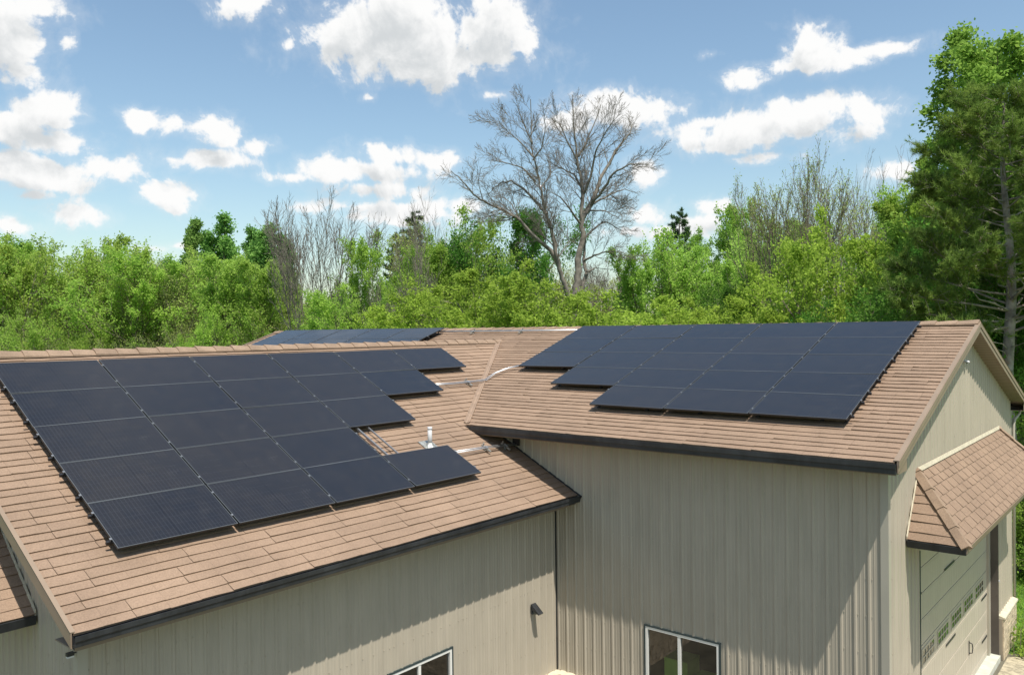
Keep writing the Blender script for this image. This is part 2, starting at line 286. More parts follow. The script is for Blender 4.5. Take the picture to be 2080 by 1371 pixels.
# ------------------------------------------------------------------ mesh helpers
class MB:
    def __init__(s): s.v = []; s.f = []; s.t = []
    def quad(s, a, b, c, d, tint=0.5):
        i = len(s.v); s.v += [tuple(a), tuple(b), tuple(c), tuple(d)]; s.f.append((i, i + 1, i + 2, i + 3)); s.t.append(tint)
    def poly(s, pts, tint=0.5):
        i = len(s.v); s.v += [tuple(p) for p in pts]; s.f.append(tuple(range(i, i + len(pts)))); s.t.append(tint)
    def box(s, lo, hi, tint=0.5):
        x0, y0, z0 = lo; x1, y1, z1 = hi
        s.hexa([(x0, y0, z0), (x1, y0, z0), (x1, y1, z0), (x0, y1, z0), (x0, y0, z1), (x1, y0, z1), (x1, y1, z1), (x0, y1, z1)], tint)
    def hexa(s, p, tint=0.5):
        i = len(s.v); s.v += [tuple(q) for q in p]
        for q in ((0, 3, 2, 1), (4, 5, 6, 7), (0, 1, 5, 4), (1, 2, 6, 5), (2, 3, 7, 6), (3, 0, 4, 7)): s.f.append(tuple(i + k for k in q)); s.t.append(tint)
    def obox(s, c, ex, ey, ez, hx, hy, hz, tint=0.5):
        c = np.array(c, float); ex, ey, ez = np.array(ex) * hx, np.array(ey) * hy, np.array(ez) * hz
        s.hexa([c - ex - ey - ez, c + ex - ey - ez, c + ex + ey - ez, c - ex + ey - ez, c - ex - ey + ez, c + ex - ey + ez, c + ex + ey + ez, c - ex + ey + ez], tint)
    def extrude(s, prof, path_a, path_b, cap=True, tint=0.5):
        # prof: list of 3D offsets, swept from a to b
        A = [np.array(path_a) + np.array(q) for q in prof]; B = [np.array(path_b) + np.array(q) for q in prof]; n = len(prof)
        for k in range(n):
            s.quad(A[k], A[(k + 1) % n], B[(k + 1) % n], B[k], tint)
        if cap: s.poly(A[::-1], tint); s.poly(B, tint)
    def tube(s, pts, rad, sides=8, cap=True):
        pts = [np.array(p, float) for p in pts]; n = len(pts)
        if not hasattr(rad, '__len__'): rad = [rad] * n
        i0 = len(s.v); prev = None
        for k in range(n):
            d = pts[min(k + 1, n - 1)] - pts[max(k - 1, 0)]; d /= (np.linalg.norm(d) + 1e-9)
            if prev is None:
                a = np.cross(d, (0, 0, 1)) if abs(d[2]) < 0.9 else np.cross(d, (1, 0, 0))
            else: a = prev - d * (prev @ d)
            a /= (np.linalg.norm(a) + 1e-9); b = np.cross(d, a); prev = a
            for j in range(sides):
                an = 2 * math.pi * j / sides
                s.v.append(tuple(pts[k] + rad[k] * (math.cos(an) * a + math.sin(an) * b)))
        for k in range(n - 1):
            for j in range(sides):
                q = i0 + k * sides; s.f.append((q + j, q + (j + 1) % sides, q + sides + (j + 1) % sides, q + sides + j)); s.t.append(0.5)
        if cap:
            s.f.append(tuple(i0 + j for j in range(sides))[::-1]); s.t.append(0.5)
            s.f.append(tuple(i0 + (n - 1) * sides + j for j in range(sides))); s.t.append(0.5)
    def mesh(s, name, m, smooth=False):
        me = bpy.data.meshes.new(name); me.from_pydata([tuple(float(x) for x in q) for q in s.v], [], s.f); me.materials.append(m)
        a = me.attributes.new('tint', 'FLOAT', 'FACE')
        if len(me.polygons) == len(s.t): a.data.foreach_set('value', s.t)
        if smooth: me.polygons.foreach_set('use_smooth', [True] * len(me.polygons))
        me.update(); return me
    def build(s, name, m, parent=None, smooth=False, label=None):
        o = bpy.data.objects.new(name, s.mesh(name, m, smooth)); COL.objects.link(o)
        if parent is not None: o.parent = parent
        if label: o['label'] = label
        return o
def thing(name, label, cat, loc=(0, 0, 0), group=None, rz=0.0):
    o = bpy.data.objects.new(name, None); COL.objects.link(o); o.location = loc; o.rotation_euler = (0, 0, rz); o.empty_display_size = 0.2
    o['label'] = label; o['category'] = cat
    if group: o['group'] = group
    return o
def tag(o, label, cat, group=None):
    o['label'] = label; o['category'] = cat
    if group: o['group'] = group
    return o
def structure(o): o['kind'] = 'structure'; return o

# ------------------------------------------------------------------ dimensions of the building
G = -0.49                                   # ground level
T1, T2 = 0.5071, 0.34123                    # roof slopes of the wing and of the main hall
C1, C2 = 4.777, 7.042                     # wing: z = C1 - T1*x ; hall: z = C2 + T2*y
X1, XR1, Y1 = 0.66, -5.52, -13.19           # wing eave, ridge, rake
YE, YR = -3.66, 2.60                        # hall eave, ridge
XE, XW = 7.11, -18.62                       # hall right and left rakes
WX, WY = 0.07, -3.07                        # wing wall plane, hall wall plane
GY, GX = -12.88, 6.80                       # wing gable plane, hall gable plane
YB = 2 * YR - WY                            # hall back wall
k1 = 1 / math.sqrt(1 + T1 * T1); k2 = 1 / math.sqrt(1 + T2 * T2)
z1 = lambda x: C1 - T1 * x if x > XR1 else C1 - T1 * (2 * XR1 - x)
z2 = lambda y: C2 + T2 * y if y < YR else C2 + T2 * (2 * YR - y)
rng = random.Random(4)

bld = thing('metal_building', 'tan ribbed metal building with brown shingle roofs carrying solar panels', 'building', (0, 0, G))
INV = (0, 0, -G)
def part(mb, name, m, parent=None, smooth=False, label=None):
    o = mb.build(name, m, parent or bld, smooth, label)
    if parent is None: o.location = INV     # parts are written in world coordinates
    return o

# shingle courses on one slope. o: point on the eave line, a: along the eave, s: up the slope, n: normal
def courses(mb, o, a, s, n, length, span, seed, first=0.0, panel=1.32, nose=0.022, regular=False):
    r = random.Random(seed); d = first; k = 0; o, a, s, n = map(lambda q: np.array(q, float), (o, a, s, n))
    off = r.uniform(0, panel); step = [0.352 / 2 - 0.022, 0.352 / 2 + 0.022]
    while d < length - 0.03:
        h = min(step[k % 2], length - d); lo, hi = span(d + h / 2)
        if k % 2 == 0: off = r.uniform(0, panel)
        a0 = lo; p = lo - (panel - (off + (0 if k % 2 == 0 else 0.0)) % panel)
        cuts = [lo]; x = lo + off
        while x < hi - 0.12: cuts.append(x) if x > lo + 0.12 else None; x += panel
        cuts.append(hi)
        if regular:
            off = panel * (.5 if k % 2 else 1.0) ; cuts = [lo]; x = math.floor(lo / panel) * panel + off
            while x < hi - .04:
                if x > lo + .04: cuts.append(x)
                x += panel
            cuts.append(hi)
        wob = [r.uniform(-0.003, 0.003) for _ in range(len(cuts) * 12 + 12)]
        for c in range(len(cuts) - 1):
            x0, x1 = cuts[c], cuts[c + 1]; tint = (r.random() * 0.7 + 0.15) if not regular else .4 + .2 * r.random(); up = r.uniform(-0.004, 0.004) * (.4 if regular else 1); sh = r.uniform(-0.005, 0.005)
            W_ = x1 - x0 - (0.014 if regular else 0.006); nt_ = max(1, round(W_ / .44)) if not regular else 1; xs = [x0]; tts = []
            for q in range(nt_):
                e = x0 + W_ * (q + 1) / nt_ + (r.uniform(-.03, .03) if q < nt_ - 1 else 0); m_ = (xs[-1] + e) / 2; tt_ = tint + r.uniform(-.13, .13)
                xs += [m_, e - .005]; tts += [tt_, tt_]
                if q < nt_ - 1: xs.append(e + .004); tts.append(-.7)
            xs[-1] = x0 + W_; ns = len(tts); lift = [0.005 if q == 0 else (-0.003 if q == ns else 0) for q in range(ns + 1)]
            hN = [nose + up + wob[c * 5 + q] + lift[q] for q in range(ns + 1)]
            dn = [d - 0.004 + sh * q / ns + wob[c * 5 + q] * 1.3 for q in range(ns + 1)]
            for q in range(ns):
                A = o + a * xs[q] + s * dn[q]; B = o + a * xs[q + 1] + s * dn[q + 1]
                Ct = o + a * xs[q + 1] + s * (d + h + 0.02) + n * 0.002; Dt = o + a * xs[q] + s * (d + h + 0.02) + n * 0.002
                mb.quad(A + n * hN[q], B + n * hN[q + 1], Ct, Dt, tts[q])
                mb.quad(A - n * 0.012, B - n * 0.012, B + n * hN[q + 1], A + n * hN[q], tts[q])
            # side lips of the panel
            A = o + a * xs[0] + s * dn[0]; mb.poly([A - n * .01, A + n * hN[0], o + a * xs[0] + s * (d + h) + n * 0.002], tint)
            A = o + a * xs[-1] + s * dn[-1]; mb.poly([A - n * .01, A + n * hN[-1], o + a * xs[-1] + s * (d + h) + n * 0.002], tint)
        d += h; k += 1
    return mb
def slope_deck(mb, o, a, s, n, length, lo, hi):
    o, a, s, n = map(lambda q: np.array(q, float), (o, a, s, n))
    p = [o + a * lo, o + a * hi, o + a * hi + s * length, o + a * lo + s * length]
    mb.hexa([q - n * 0.10 for q in p] + [q - n * 0.004 for q in p])

# --- wing roof (near slope, far slope)
n1 = np.array([T1, 0, 1]) * k1; s1 = np.array([-1, 0, T1]) * k1; L1 = (X1 - XR1) / k1
oe1 = np.array([X1, 0, z1(X1)])
def span1(d):
    x = X1 - d * k1; z = z1(x); yv = (z - C2) / T2
    return (Y1 + 0.02, WY + 0.0 if x > -2.05 else yv + 0.04)
mb = MB(); courses(mb, oe1, (0, 1, 0), s1, n1, L1 - 0.02, span1, 11)
r_near = part(mb, 'wing_roof', M_['shingle'])
n1b = np.array([-T1, 0, 1]) * k1; s1b = np.array([1, 0, T1]) * k1
mb = MB(); courses(mb, np.array([2 * XR1 - X1, 0, z1(X1)]), (0, 1, 0), s1b, n1b, L1 - 0.02, lambda d: (Y1 + .02, WY if d * k1 + 2 * XR1 - X1 < 2 * XR1 + 2.05 else (z1(2 * XR1 - X1 + d * k1) - C2) / T2 + .04), 12)
part(mb, 'roof_slope', M_['shingle'])
mb = MB()
for (o_, a_, s_, n_) in ((oe1, (0, 1, 0), s1, n1), (np.array([2 * XR1 - X1, 0, z1(X1)]), (0, 1, 0), s1b, n1b)):
    slope_deck(mb, o_ - np.array([0, 0, 0.0]) + s_ * 0.01, a_, s_, n_, (X1 + 2.05) / k1 - 0.01, Y1 + 0.03, WY - 0.012)
    # upper part reaches on to the hall roof
    slope_deck(mb, o_ + s_ * (X1 + 2.05) / k1, a_, s_, n_, L1 - (X1 + 2.05) / k1, Y1 + 0.03, -2.6)
    A = o_ + s_ * (X1 + 2.05) / k1; 
    o3, a3, s3, n3 = map(lambda q: np.array(q, float), (A, a_, s_, n_)); LL = L1 - (X1 + 2.05) / k1
    p = [o3 + a3 * -2.6, o3 + a3 * -2.6, o3 + s3 * LL + a3 * ((z1(XR1) - C2) / T2), o3 + a3 * -2.6 + s3 * LL]
    mb.poly([q - n3 * 0.005 for q in (p[0], p[2], p[3])])
part(mb, 'roof_deck', M_['deck'])
# --- hall roof
n2 = np.array([0, -T2, 1]) * k2; s2 = np.array([0, 1, T2]) * k2; L2 = (YR - YE) / k2
oe2 = np.array([0, YE, z2(YE)])
mb = MB(); courses(mb, oe2, (1, 0, 0), s2, n2, L2 - 0.02, lambda d: (XW + .02, XE - .03), 21)
part(mb, 'hall_roof', M_['shingle'])
n2b = np.array([0, T2, 1]) * k2; s2b = np.array([0, -1, T2]) * k2
mb = MB(); courses(mb, np.array([0, 2 * YR - YE, z2(YE)]), (1, 0, 0), s2b, n2b, L2 - 0.02, lambda d: (XW + .02, XE - .03), 22)
part(mb, 'roof_slope', M_['shingle'])
mb = MB(); slope_deck(mb, oe2 + s2 * .01, (1, 0, 0), s2, n2, L2 - .012, -2.0, XE - .03); slope_deck(mb, oe2 + s2 * .62, (1, 0, 0), s2, n2, L2 - .622, XW + .03, -2.003)
slope_deck(mb, np.array([0, 2 * YR - YE, z2(YE)]) + s2b * .01, (1, 0, 0), s2b, n2b, L2 - .012, XW + .03, XE - .03)
part(mb, 'roof_deck', M_['deck'])

# --- ridge caps: overlapping angular pieces
def ridge(a, b, across, pitch, name, seed, w=0.17, drop=None):
    a, b, c = np.array(a, float), np.array(b, float), np.array(across, float); L = np.linalg.norm(b - a); d = (b - a) / L
    mb = MB(); r = random.Random(seed); x = 0.0; up = np.array([0, 0, 1.0])
    while x < L - 0.02:
        e = min(x + pitch + 0.035, L); j = r.uniform(-0.006, 0.006); h0, h1 = 0.098 + j, 0.070 + j
        def sec(t, h, ww):
            p = a + d * t
            return [p - c * ww - up * (drop * ww - 0.035), p - c * ww - up * (drop * ww - h * .75), p - c * ww * .5 + up * h * .92 - up * drop * ww * .35, p + up * h, p + c * ww * .5 + up * h * .92 - up * drop * ww * .35, p + c * ww - up * (drop * ww - h * .75), p + c * ww - up * (drop * ww - 0.035)]
        A, B = sec(x, h0, w), sec(e, h1, w * 0.93); n = len(A)
        i = len(mb.v); mb.v += [tuple(q) for q in A + B]
        for k in range(n - 1): mb.f.append((i + k, i + k + 1, i + n + k + 1, i + n + k)); mb.t.append(r.random())
        mb.f.append(tuple(range(i, i + n))); mb.t.append(.5); mb.f.append(tuple(range(i + n, i + 2 * n))[::-1]); mb.t.append(.5)
        x += pitch
    return part(mb, name, M_['ridge'])
yv_top = (z1(XR1) - C2) / T2
ridge((XR1, Y1, z1(XR1)), (XR1, yv_top + 0.12, z1(XR1)), (1, 0, 0), 0.415, 'ridge_cap', 1, 0.16, T1)
ridge((XE + .01, YR, z2(YR)), (XW, YR, z2(YR)), (0, 1, 0), 0.415, 'ridge_cap', 2, 0.16, T2)

# --- valley flashing, both sides of the wing ridge
mb = MB()
for sg in (1, -1):
    xb = -2.03; pb = np.array([xb, (z1(xb) - C2) / T2, z1(xb)]); pt = np.array([XR1, yv_top, z1(XR1)])
    if sg < 0: pb[0] = 2 * XR1 - xb
    d = (pt - pb); d /= np.linalg.norm(d); nw = n1 if sg > 0 else n1b
    wl = np.cross(d, nw); wl /= np.linalg.norm(wl); wr = np.cross(d, n2); wr /= np.linalg.norm(wr)
    if sg > 0: wl = -wl if wl[1] > 0 else wl
    else: wl = -wl if wl[1] > 0 else wl
    wr = wr if (wr[0] > 0) == (sg > 0) else -wr
    up = (nw + n2) * 0.5
    for (wd, nn, wdt) in ((wl, nw, 0.06), (wr, n2, 0.085)):
        q = [pb + nn * .034 + wd * 0.0, pb + nn * .034 + wd * wdt, pt + nn * .034 + wd * wdt, pt + nn * .034]
        mb.poly(q); mb.poly([q[1], q[1] - nn * .04, q[2] - nn * .04, q[2]])
        mb.tube([pb + nn * .042 + wd * wdt, pt + nn * .042 + wd * wdt], 0.011, 6)
        mb.tube([pb + nn * .04 + wd * wdt * .55, pt + nn * .04 + wd * wdt * .55], 0.008, 6)
part(mb, 'valley_flashing', M_['valley'])
# little dark gutter end at the foot of the valley
# --- eave gutters (K profile), fascia boards, soffits
def gutter(mb, a, b, out, h=0.125, wd=0.115):
    o = np.array(out, float); u = np.array([0, 0, 1.0])
    prof = [o * 0, o * 0 - u * h, o * wd * .80 - u * h, o * wd * .84 - u * h * .60, o * wd * .97 - u * h * .45, o * wd - u * 0.0, o * (wd - .012), o * (wd - .02) - u * h * .4, o * wd * .5 - u * h * .9, o * .006 - u * h * .9, o * .006]
    mb.extrude(prof, a, b)
zg1 = z1(X1) - 0.002
mb = MB(); gutter(mb, (X1 - .02, Y1 + .01, zg1), (X1 - .02, WY - .01, zg1), (1, 0, 0), 0.13, 0.10)
part(mb, 'gutter', M_['gutter'])
zg2 = z2(YE) - 0.002
mb = MB(); gutter(mb, (-2.0, YE + .02, zg2), (XE, YE + .02, zg2), (0, -1, 0), 0.16, 0.10)
part(mb, 'gutter', M_['gutter'])
mb = MB(); gutter(mb, (XE, 2 * YR - YE - .02, zg2), (XW, 2 * YR - YE - .02, zg2), (0, 1, 0), 0.13, 0.10)
gutter(mb, (2 * XR1 - X1 + .02, WY - .02, zg1), (2 * XR1 - X1 + .02, Y1 + .01, zg1), (-1, 0, 0), 0.13, 0.10)
part(mb, 'gutter', M_['gutter'])
mb = MB()
mb.box((X1 - .035, Y1 + .04, zg1 - .20), (X1 - .021, WY - .35, zg1 - .012))
mb.box((-1.6, YE + .021, zg2 - .19), (XE - .02, YE + .035, zg2 - .012)); mb.box((XW + .02, 2 * YR - YE - .035, zg2 - .19), (XE - .02, 2 * YR - YE - .021, zg2 - .012))
part(mb, 'fascia_board', M_['rake'])
# rakes
def rake(mb, top_pts, out, h, thick=0.02, lip=0.05, lift=0.035):
    # board following the roof edge, top lip folded over the shingles
    o = np.array(out, float); u = np.array([0, 0, 1.0])
    for p, q in zip(top_pts[:-1], top_pts[1:]):
        p, q = np.array(p, float), np.array(q, float)
        P = [p + u * lift, q + u * lift]; 
        mb.hexa([P[0] - u * (h + lift), P[0] - u * (h + lift) + o * thick, P[1] - u * (h + lift) + o * thick, P[1] - u * (h + lift), P[0], P[0] + o * thick, P[1] + o * thick, P[1]])
        mb.hexa([P[0] - o * lip, P[0] - o * .003, P[1] - o * .003, P[1] - o * lip, P[0] - o * lip + u * .014, P[0] + o * (thick + .006) + u * .014, P[1] + o * (thick + .006) + u * .014, P[1] - o * lip + u * .014])
mb = MB(); rake(mb, [(XE, YE, z2(YE)), (XE, YR, z2(YR)), (XE, 2 * YR - YE, z2(YE))], (1, 0, 0), 0.155)
rake(mb, [(XE + .022, YE - .0, z2(YE) - .0), (XE + .022, YR, z2(YR)), (XE + .022, 2 * YR - YE, z2(YE))], (1, 0, 0), 0.055, 0.012, 0.02, 0.030)
part(mb, 'rake_trim', M_['rake'])
mb = MB(); rake(mb, [(XW, YE, z2(YE)), (XW, YR, z2(YR)), (XW, 2 * YR - YE, z2(YE))], (-1, 0, 0), 0.20)
part(mb, 'rake_trim', M_['rake'])
mb = MB(); rake(mb, [(X1, Y1, z1(X1)), (XR1, Y1, z1(XR1)), (2 * XR1 - X1, Y1, z1(X1))], (0, -1, 0), 0.15, 0.016, 0.035, 0.03)
part(mb, 'rake_trim', M_['rake'])
# soffits: sloped under the rakes with fine plank grooves, flat under the eaves
mb = MB()
def soffit_rake(mb, x0, x1, ya, yb, zf, drop, n):
    for k in range(n):
        y0 = ya + (yb - ya) * k / n; y1 = ya + (yb - ya) * (k + .86) / n; y2 = ya + (yb - ya) * (k + 1) / n
        mb.quad((x0, y0, zf(y0) - drop), (x1, y0, zf(y0) - drop), (x1, y1, zf(y1) - drop), (x0, y1, zf(y1) - drop))
        mb.quad((x0, y1, zf(y1) - drop + .008), (x1, y1, zf(y1) - drop + .008), (x1, y2, zf(y2) - drop + .008), (x0, y2, zf(y2) - drop + .008))
soffit_rake(mb, GX + .001, XE, YE + .03, YR, z2, 0.15, 50); soffit_rake(mb, GX + .001, XE, 2 * YR - YE - .03, YR, z2, 0.15, 50)
part(mb, 'rake_soffit', M_['soffit'])
mb = MB()
mb.box((WX + .02, Y1 + .03, zg1 - .19), (X1 - .036, WY - .02, zg1 - .175)); mb.box((-1.75, YE + .036, zg2 - .18), (XE - .02, WY - .02, zg2 - .165))
mb.box((XW + .3, YB + .02, zg2 - .18), (XE - .02, 2 * YR - YE - .036, zg2 - .165))
# sloped soffit under the wing rake
for k in range(40):
    x0 = WX + (XR1 - WX) * k / 40; x1_ = WX + (XR1 - WX) * (k + .9) / 40
    for f_ in (lambda x: x, lambda x: 2 * XR1 - x):
        mb.quad((f_(x0), Y1, z1(x0) - .14), (f_(x0), GY, z1(x0) - .14), (f_(x1_), GY, z1(x1_) - .14), (f_(x1_), Y1, z1(x1_) - .14))
part(mb, 'eave_soffit', M_['soffit'])
mb = MB()   # boxed eave return at the far corner of the hall gable
mb.poly([(XE - .002, YB + .01, zg2 - .18), (XE - .002, 2 * YR - YE - .03, zg2 - .18), (XE - .002, 2 * YR - YE - .03, z2(YE) - .02), (XE - .002, YB + .01, z2(YB) - .10)])
part(mb, 'eave_return', M_['rake']); mb = MB()
mb.poly([(XE - .002, WY - .01, zg2 - .18), (XE - .002, YE + .03, zg2 - .18), (XE - .002, YE + .03, z2(YE) - .02), (XE - .002, WY - .01, z2(WY) - .10)])
part(mb, 'eave_return', M_['rake'])

# --- ribbed wall panels. s runs along the wall; out is the outward normal
RIB = 0.2286
def wall(o, a, out, s0, s1, zlo, zhi, holes=(), phase=0.0, screws=True, rows=None):
    o, a, out = (np.array(q, float) for q in (o, a, out)); mb = MB()
    prof = []   # (s, height)
    n0 = int((s0 - phase) / RIB) - 2; n1_ = int((s1 - phase) / RIB) + 2
    for n in range(n0, n1_):
        c = phase + n * RIB
        for ds, h in ((-.034, 0), (-.014, .020), (.014, .020), (.034, 0), (.070, 0), (.076, .004), (.088, .004), (.094, 0), (.1346, 0), (.1406, .004), (.1526, .004), (.1586, 0)):
            prof.append((c + ds, h))
    edges = [s0, s1] + [q for h in holes for q in h[:2]]
    def hat(s):
        for k in range(len(prof) - 1):
            if prof[k][0] <= s <= prof[k + 1][0]:
                t = (s - prof[k][0]) / (prof[k + 1][0] - prof[k][0] + 1e-9); return prof[k][1] * (1 - t) + prof[k + 1][1] * t
        return 0
    pp = sorted([q for q in prof if s0 < q[0] < s1] + [(e, hat(e)) for e in edges])
    P = lambda s, h, z: o + a * s + out * h + np.array([0, 0, z])
    for (sa, ha), (sb, hb) in zip(pp[:-1], pp[1:]):
        if sb - sa < 1e-6: continue
        m = (sa + sb) / 2; hs = [h for h in holes if h[0] <= m <= h[1]]
        segs = [(zlo, zhi)] if not hs else [(zlo, lambda s, h=hs[0]: h[2]), (lambda s, h=hs[0]: h[3], zhi)]
        for lo, hi in segs:
            if hi(m) - lo(m) < .005: continue
            mb.quad(P(sa, ha, lo(sa)), P(sb, hb, lo(sb)), P(sb, hb, hi(sb)), P(sa, ha, hi(sa)))
    # screw heads in rows beside the ribs
    if screws:
        for zr in (rows or [0.66 + .62 * q for q in range(12)]):
            n = n0
            while phase + n * RIB < s1:
                for ds in (0.05,) + ((-0.05,) if n % 4 == 0 else ()):
                    s_ = phase + n * RIB + ds
                    if s0 + .05 < s_ < s1 - .05 and zlo(s_) < zr < zhi(s_) - .05 and not any(h[0] - .05 < s_ < h[1] + .05 and h[2] - .05 < zr < h[3] + .05 for h in holes):
                        mb.obox(P(s_, .005, zr), a, out, (0, 0, 1), .006, .005, .006)
                n += 1
    return mb
GR = lambda s: 0.60
WIN_H = (2.27, 3.84, 0.85, 2.05); WIN_W = (-7.87, -6.34, 0.85, 2.07)
zh = zg2 - .17
mb = wall((0, WY, 0), (1, 0, 0), (0, -1, 0), -1.95, GX, lambda s: (z1(s) - .05 if s < WX else GR(s)), lambda s: zh + .0 if s > -1.7 else z1(s) - .04 + .2 , [WIN_H], phase=0.11)
part(mb, 'front_wall', M_['wall'])
mb = wall((WX, 0, 0), (0, 1, 0), (1, 0, 0), GY, WY, GR, lambda s: zg1 - .176, [WIN_W], phase=WY - .14)
part(mb, 'wing_wall', M_['wall'])
OP = (-1.13, 6.31, G, 3.86)       # garage opening in the hall gable
mb = wall((GX, 0, 0), (0, 1, 0), (1, 0, 0), WY, YB, lambda s: 0.60 if (s < -1.13 or s > 6.31) else G, lambda s: z2(s) - .15, [OP], phase=-.05)
part(mb, 'gable_wall', M_['wall'])
mb = wall((0, GY, 0), (1, 0, 0), (0, -1, 0), 2 * XR1 - WX, WX, GR, lambda s: z1(s) - .14, [(-8.2, -2.9, G, 3.6)], phase=0.02)
part(mb, 'wing_gable_wall', M_['wall'])
mb = MB()
mb.quad((XW + .32, WY, G), (XW + .32, YB, G), (XW + .32, YB, z2(YB) - .12), (XW + .32, WY, z2(WY) - .12)); mb.poly([(XW + .32, WY, z2(WY) - .12), (XW + .32, YB, z2(YB) - .12), (XW + .32, YR, z2(YR) - .12)])
mb.quad((XW + .32, YB, G), (GX, YB, G), (GX, YB, zh), (XW + .32, YB, zh))
mb.quad((XW + .32, WY, G), (2 * XR1 - WX, WY, G), (2 * XR1 - WX, WY, zh), (XW + .32, WY, zh))
mb.quad((2 * XR1 - WX, GY, G), (2 * XR1 - WX, WY, G), (2 * XR1 - WX, WY, zg1 - .17), (2 * XR1 - WX, GY, zg1 - .17))
part(mb, 'back_wall', M_['wall'])
# corner trims
mb = MB()
def ltrim(mb, x, y, dx, dy, z0, z1_, w=.10, t=.026):
    mb.box((min(x, x - dx * w), min(y, y + dy * t) if dy else y, z0), (max(x, x - dx * w), max(y, y + dy * t), z1_))
    mb.box((min(x, x + dx * t), min(y + dy * t, y - dy * w), z0), (max(x, x + dx * t), max(y + dy * t, y - dy * w), z1_))
ltrim(mb, GX, WY, 1, -1, .60, zh); part(mb, 'corner_trim', M_['trim'])
mb = MB(); ltrim(mb, WX, GY, 1, -1, .60, zg1 - .18); part(mb, 'corner_trim', M_['trim'])
mb = MB(); ltrim(mb, GX, YB, 1, 1, .60, zh); part(mb, 'corner_trim', M_['trim'])
mb = MB(); mb.box((WX, WY - .05, .60), (WX + .022, WY - .026, zg1 - .2)); part(mb, 'inside_corner_trim', M_['gutter'])
# trim where the hall wall stands on the wing roof
mb = MB(); pa = np.array([-1.95, WY - .022, z1(-1.95)]); pb = np.array([X1 + .1, WY - .022, z1(X1 + .1)])
mb.hexa([pa + (0, -.012, .02), pb + (0, -.012, .02), pb + (0, .02, .02), pa + (0, .02, .02), pa + (0, -.012, .042), pb + (0, -.012, .042), pb + (0, .02, .042), pa + (0, .02, .042)])
part(mb, 'step_flashing', M_['gutter'])
# downspout elbow at the far corner of the gable
mb = MB(); mb.tube([(GX + .18, YB + .35, zg2 - .17), (GX + .17, YB + .32, zg2 - .27), (GX + .09, YB + .10, zg2 - .42), (GX + .07, YB + .05, zg2 - .55), (GX + .07, YB + .05, .2)], .035, 8); part(mb, 'downspout', M_['trim'], smooth=True)

# --- stone wainscot: courses of blocks with a sloped ledge
def wainscot(o, a, out, s0, s1, seed, th=.10):
    o, a, out = (np.array(q, float) for q in (o, a, out)); up = np.array([0, 0, 1.0]); r = random.Random(seed)
    c = o + a * (s0 + s1) / 2
    mb = MB(); mb.obox(c + out * (th * .4) + up * ((G + .55) / 2), a, out, up, (s1 - s0) / 2, th * .4, (.55 - G) / 2)
    m1 = part(mb, 'wainscot', M_['mortar'])
    mb = MB(); z = G
    while z < .50:
        h = r.choice((.09, .12, .15)); h = min(h, .545 - z); s_ = s0
        while s_ < s1 - .01:
            ln = min(r.uniform(.15, .45), s1 - s_)
            mb.obox(o + a * (s_ + ln / 2) + out * (th * .55 + r.uniform(-.006, .006)) + up * (z + h / 2), a, out, up, ln / 2 - .004, th * .45, h / 2 - .004); s_ += ln
        z += h
    b = mb.build('stone_course', M_['stone'], m1)
    mb = MB(); s_ = s0
    while s_ < s1 - .01:
        ln = min(.55, s1 - s_); A = o + a * s_; B = o + a * (s_ + ln - .005)
        mb.hexa([A + up * .55, A + out * (th + .04) + up * .55, B + out * (th + .04) + up * .55, B + up * .55, A + up * .63, A + out * (th + .035) + up * .59, B + out * (th + .035) + up * .59, B + up * .63]); s_ += ln
    mb.build('ledge', M_['ledge'], m1)
    return m1
wainscot((0, WY, 0), (1, 0, 0), (0, -1, 0), WX + .1, GX, 3); wainscot((WX, 0, 0), (0, 1, 0), (1, 0, 0), GY, WY, 4)
wainscot((GX, 0, 0), (0, 1, 0), (1, 0, 0), 6.36, YB, 5, .12); wainscot((GX, 0, 0), (0, 1, 0), (1, 0, 0), WY, -1.13, 6, .12)

# --- sliding windows with two panes
def window(o, a, out, s0, s1, z0, z1_, label):
    o, a, out = (np.array(q, float) for q in (o, a, out)); up = np.array([0, 0, 1.0])
    mb = MB()
    def bar(sa, sb, za, zb, d0, d1): mb.obox(o + a * (sa + sb) / 2 + out * (d0 + d1) / 2 + up * (za + zb) / 2, a, out, up, (sb - sa) / 2, (d1 - d0) / 2, (zb - za) / 2)
    bar(s0 - .03, s1 + .03, z1_, z1_ + .03, -.02, .035); bar(s0 - .03, s0, z0 - .03, z1_, -.02, .035); bar(s1, s1 + .03, z0 - .03, z1_, -.02, .035); bar(s0, s1, z0 - .03, z0, -.02, .035)
    root = part(mb, 'window', M_['rubber'], label=label)
    mb = MB(); f = .05; mid = s0 + (s1 - s0) * .47
    bar(s0, s1, z1_ - f, z1_, -.03, .028); bar(s0, s1, z0, z0 + f, -.03, .028); bar(s0, s0 + f, z0 + f, z1_ - f, -.03, .028); bar(s1 - f, s1, z0 + f, z1_ - f, -.03, .028)
    bar(mid - .03, mid + .03, z0 + f, z1_ - f, -.03, .022)
    mb.build('frame', M_['white'], root)
    for sa, sb, dd in ((s0 + f, mid - .03, -.010), (mid + .03, s1 - f, -.016)):
        mb = MB(); mb.quad(o + a * sa + out * dd + up * (z0 + f), o + a * sb + out * dd + up * (z0 + f), o + a * sb + out * dd + up * (z1_ - f), o + a * sa + out * dd + up * (z1_ - f)); mb.build('pane', M_['glass'], root)
    return root
window((0, WY, 0), (1, 0, 0), (0, -1, 0), *WIN_H, label='two-pane window in the shaded front wall')
window((WX, 0, 0), (0, 1, 0), (1, 0, 0), *WIN_W, label='two-pane window in the sunlit wing wall')
mb = MB()   # rooms behind the panes
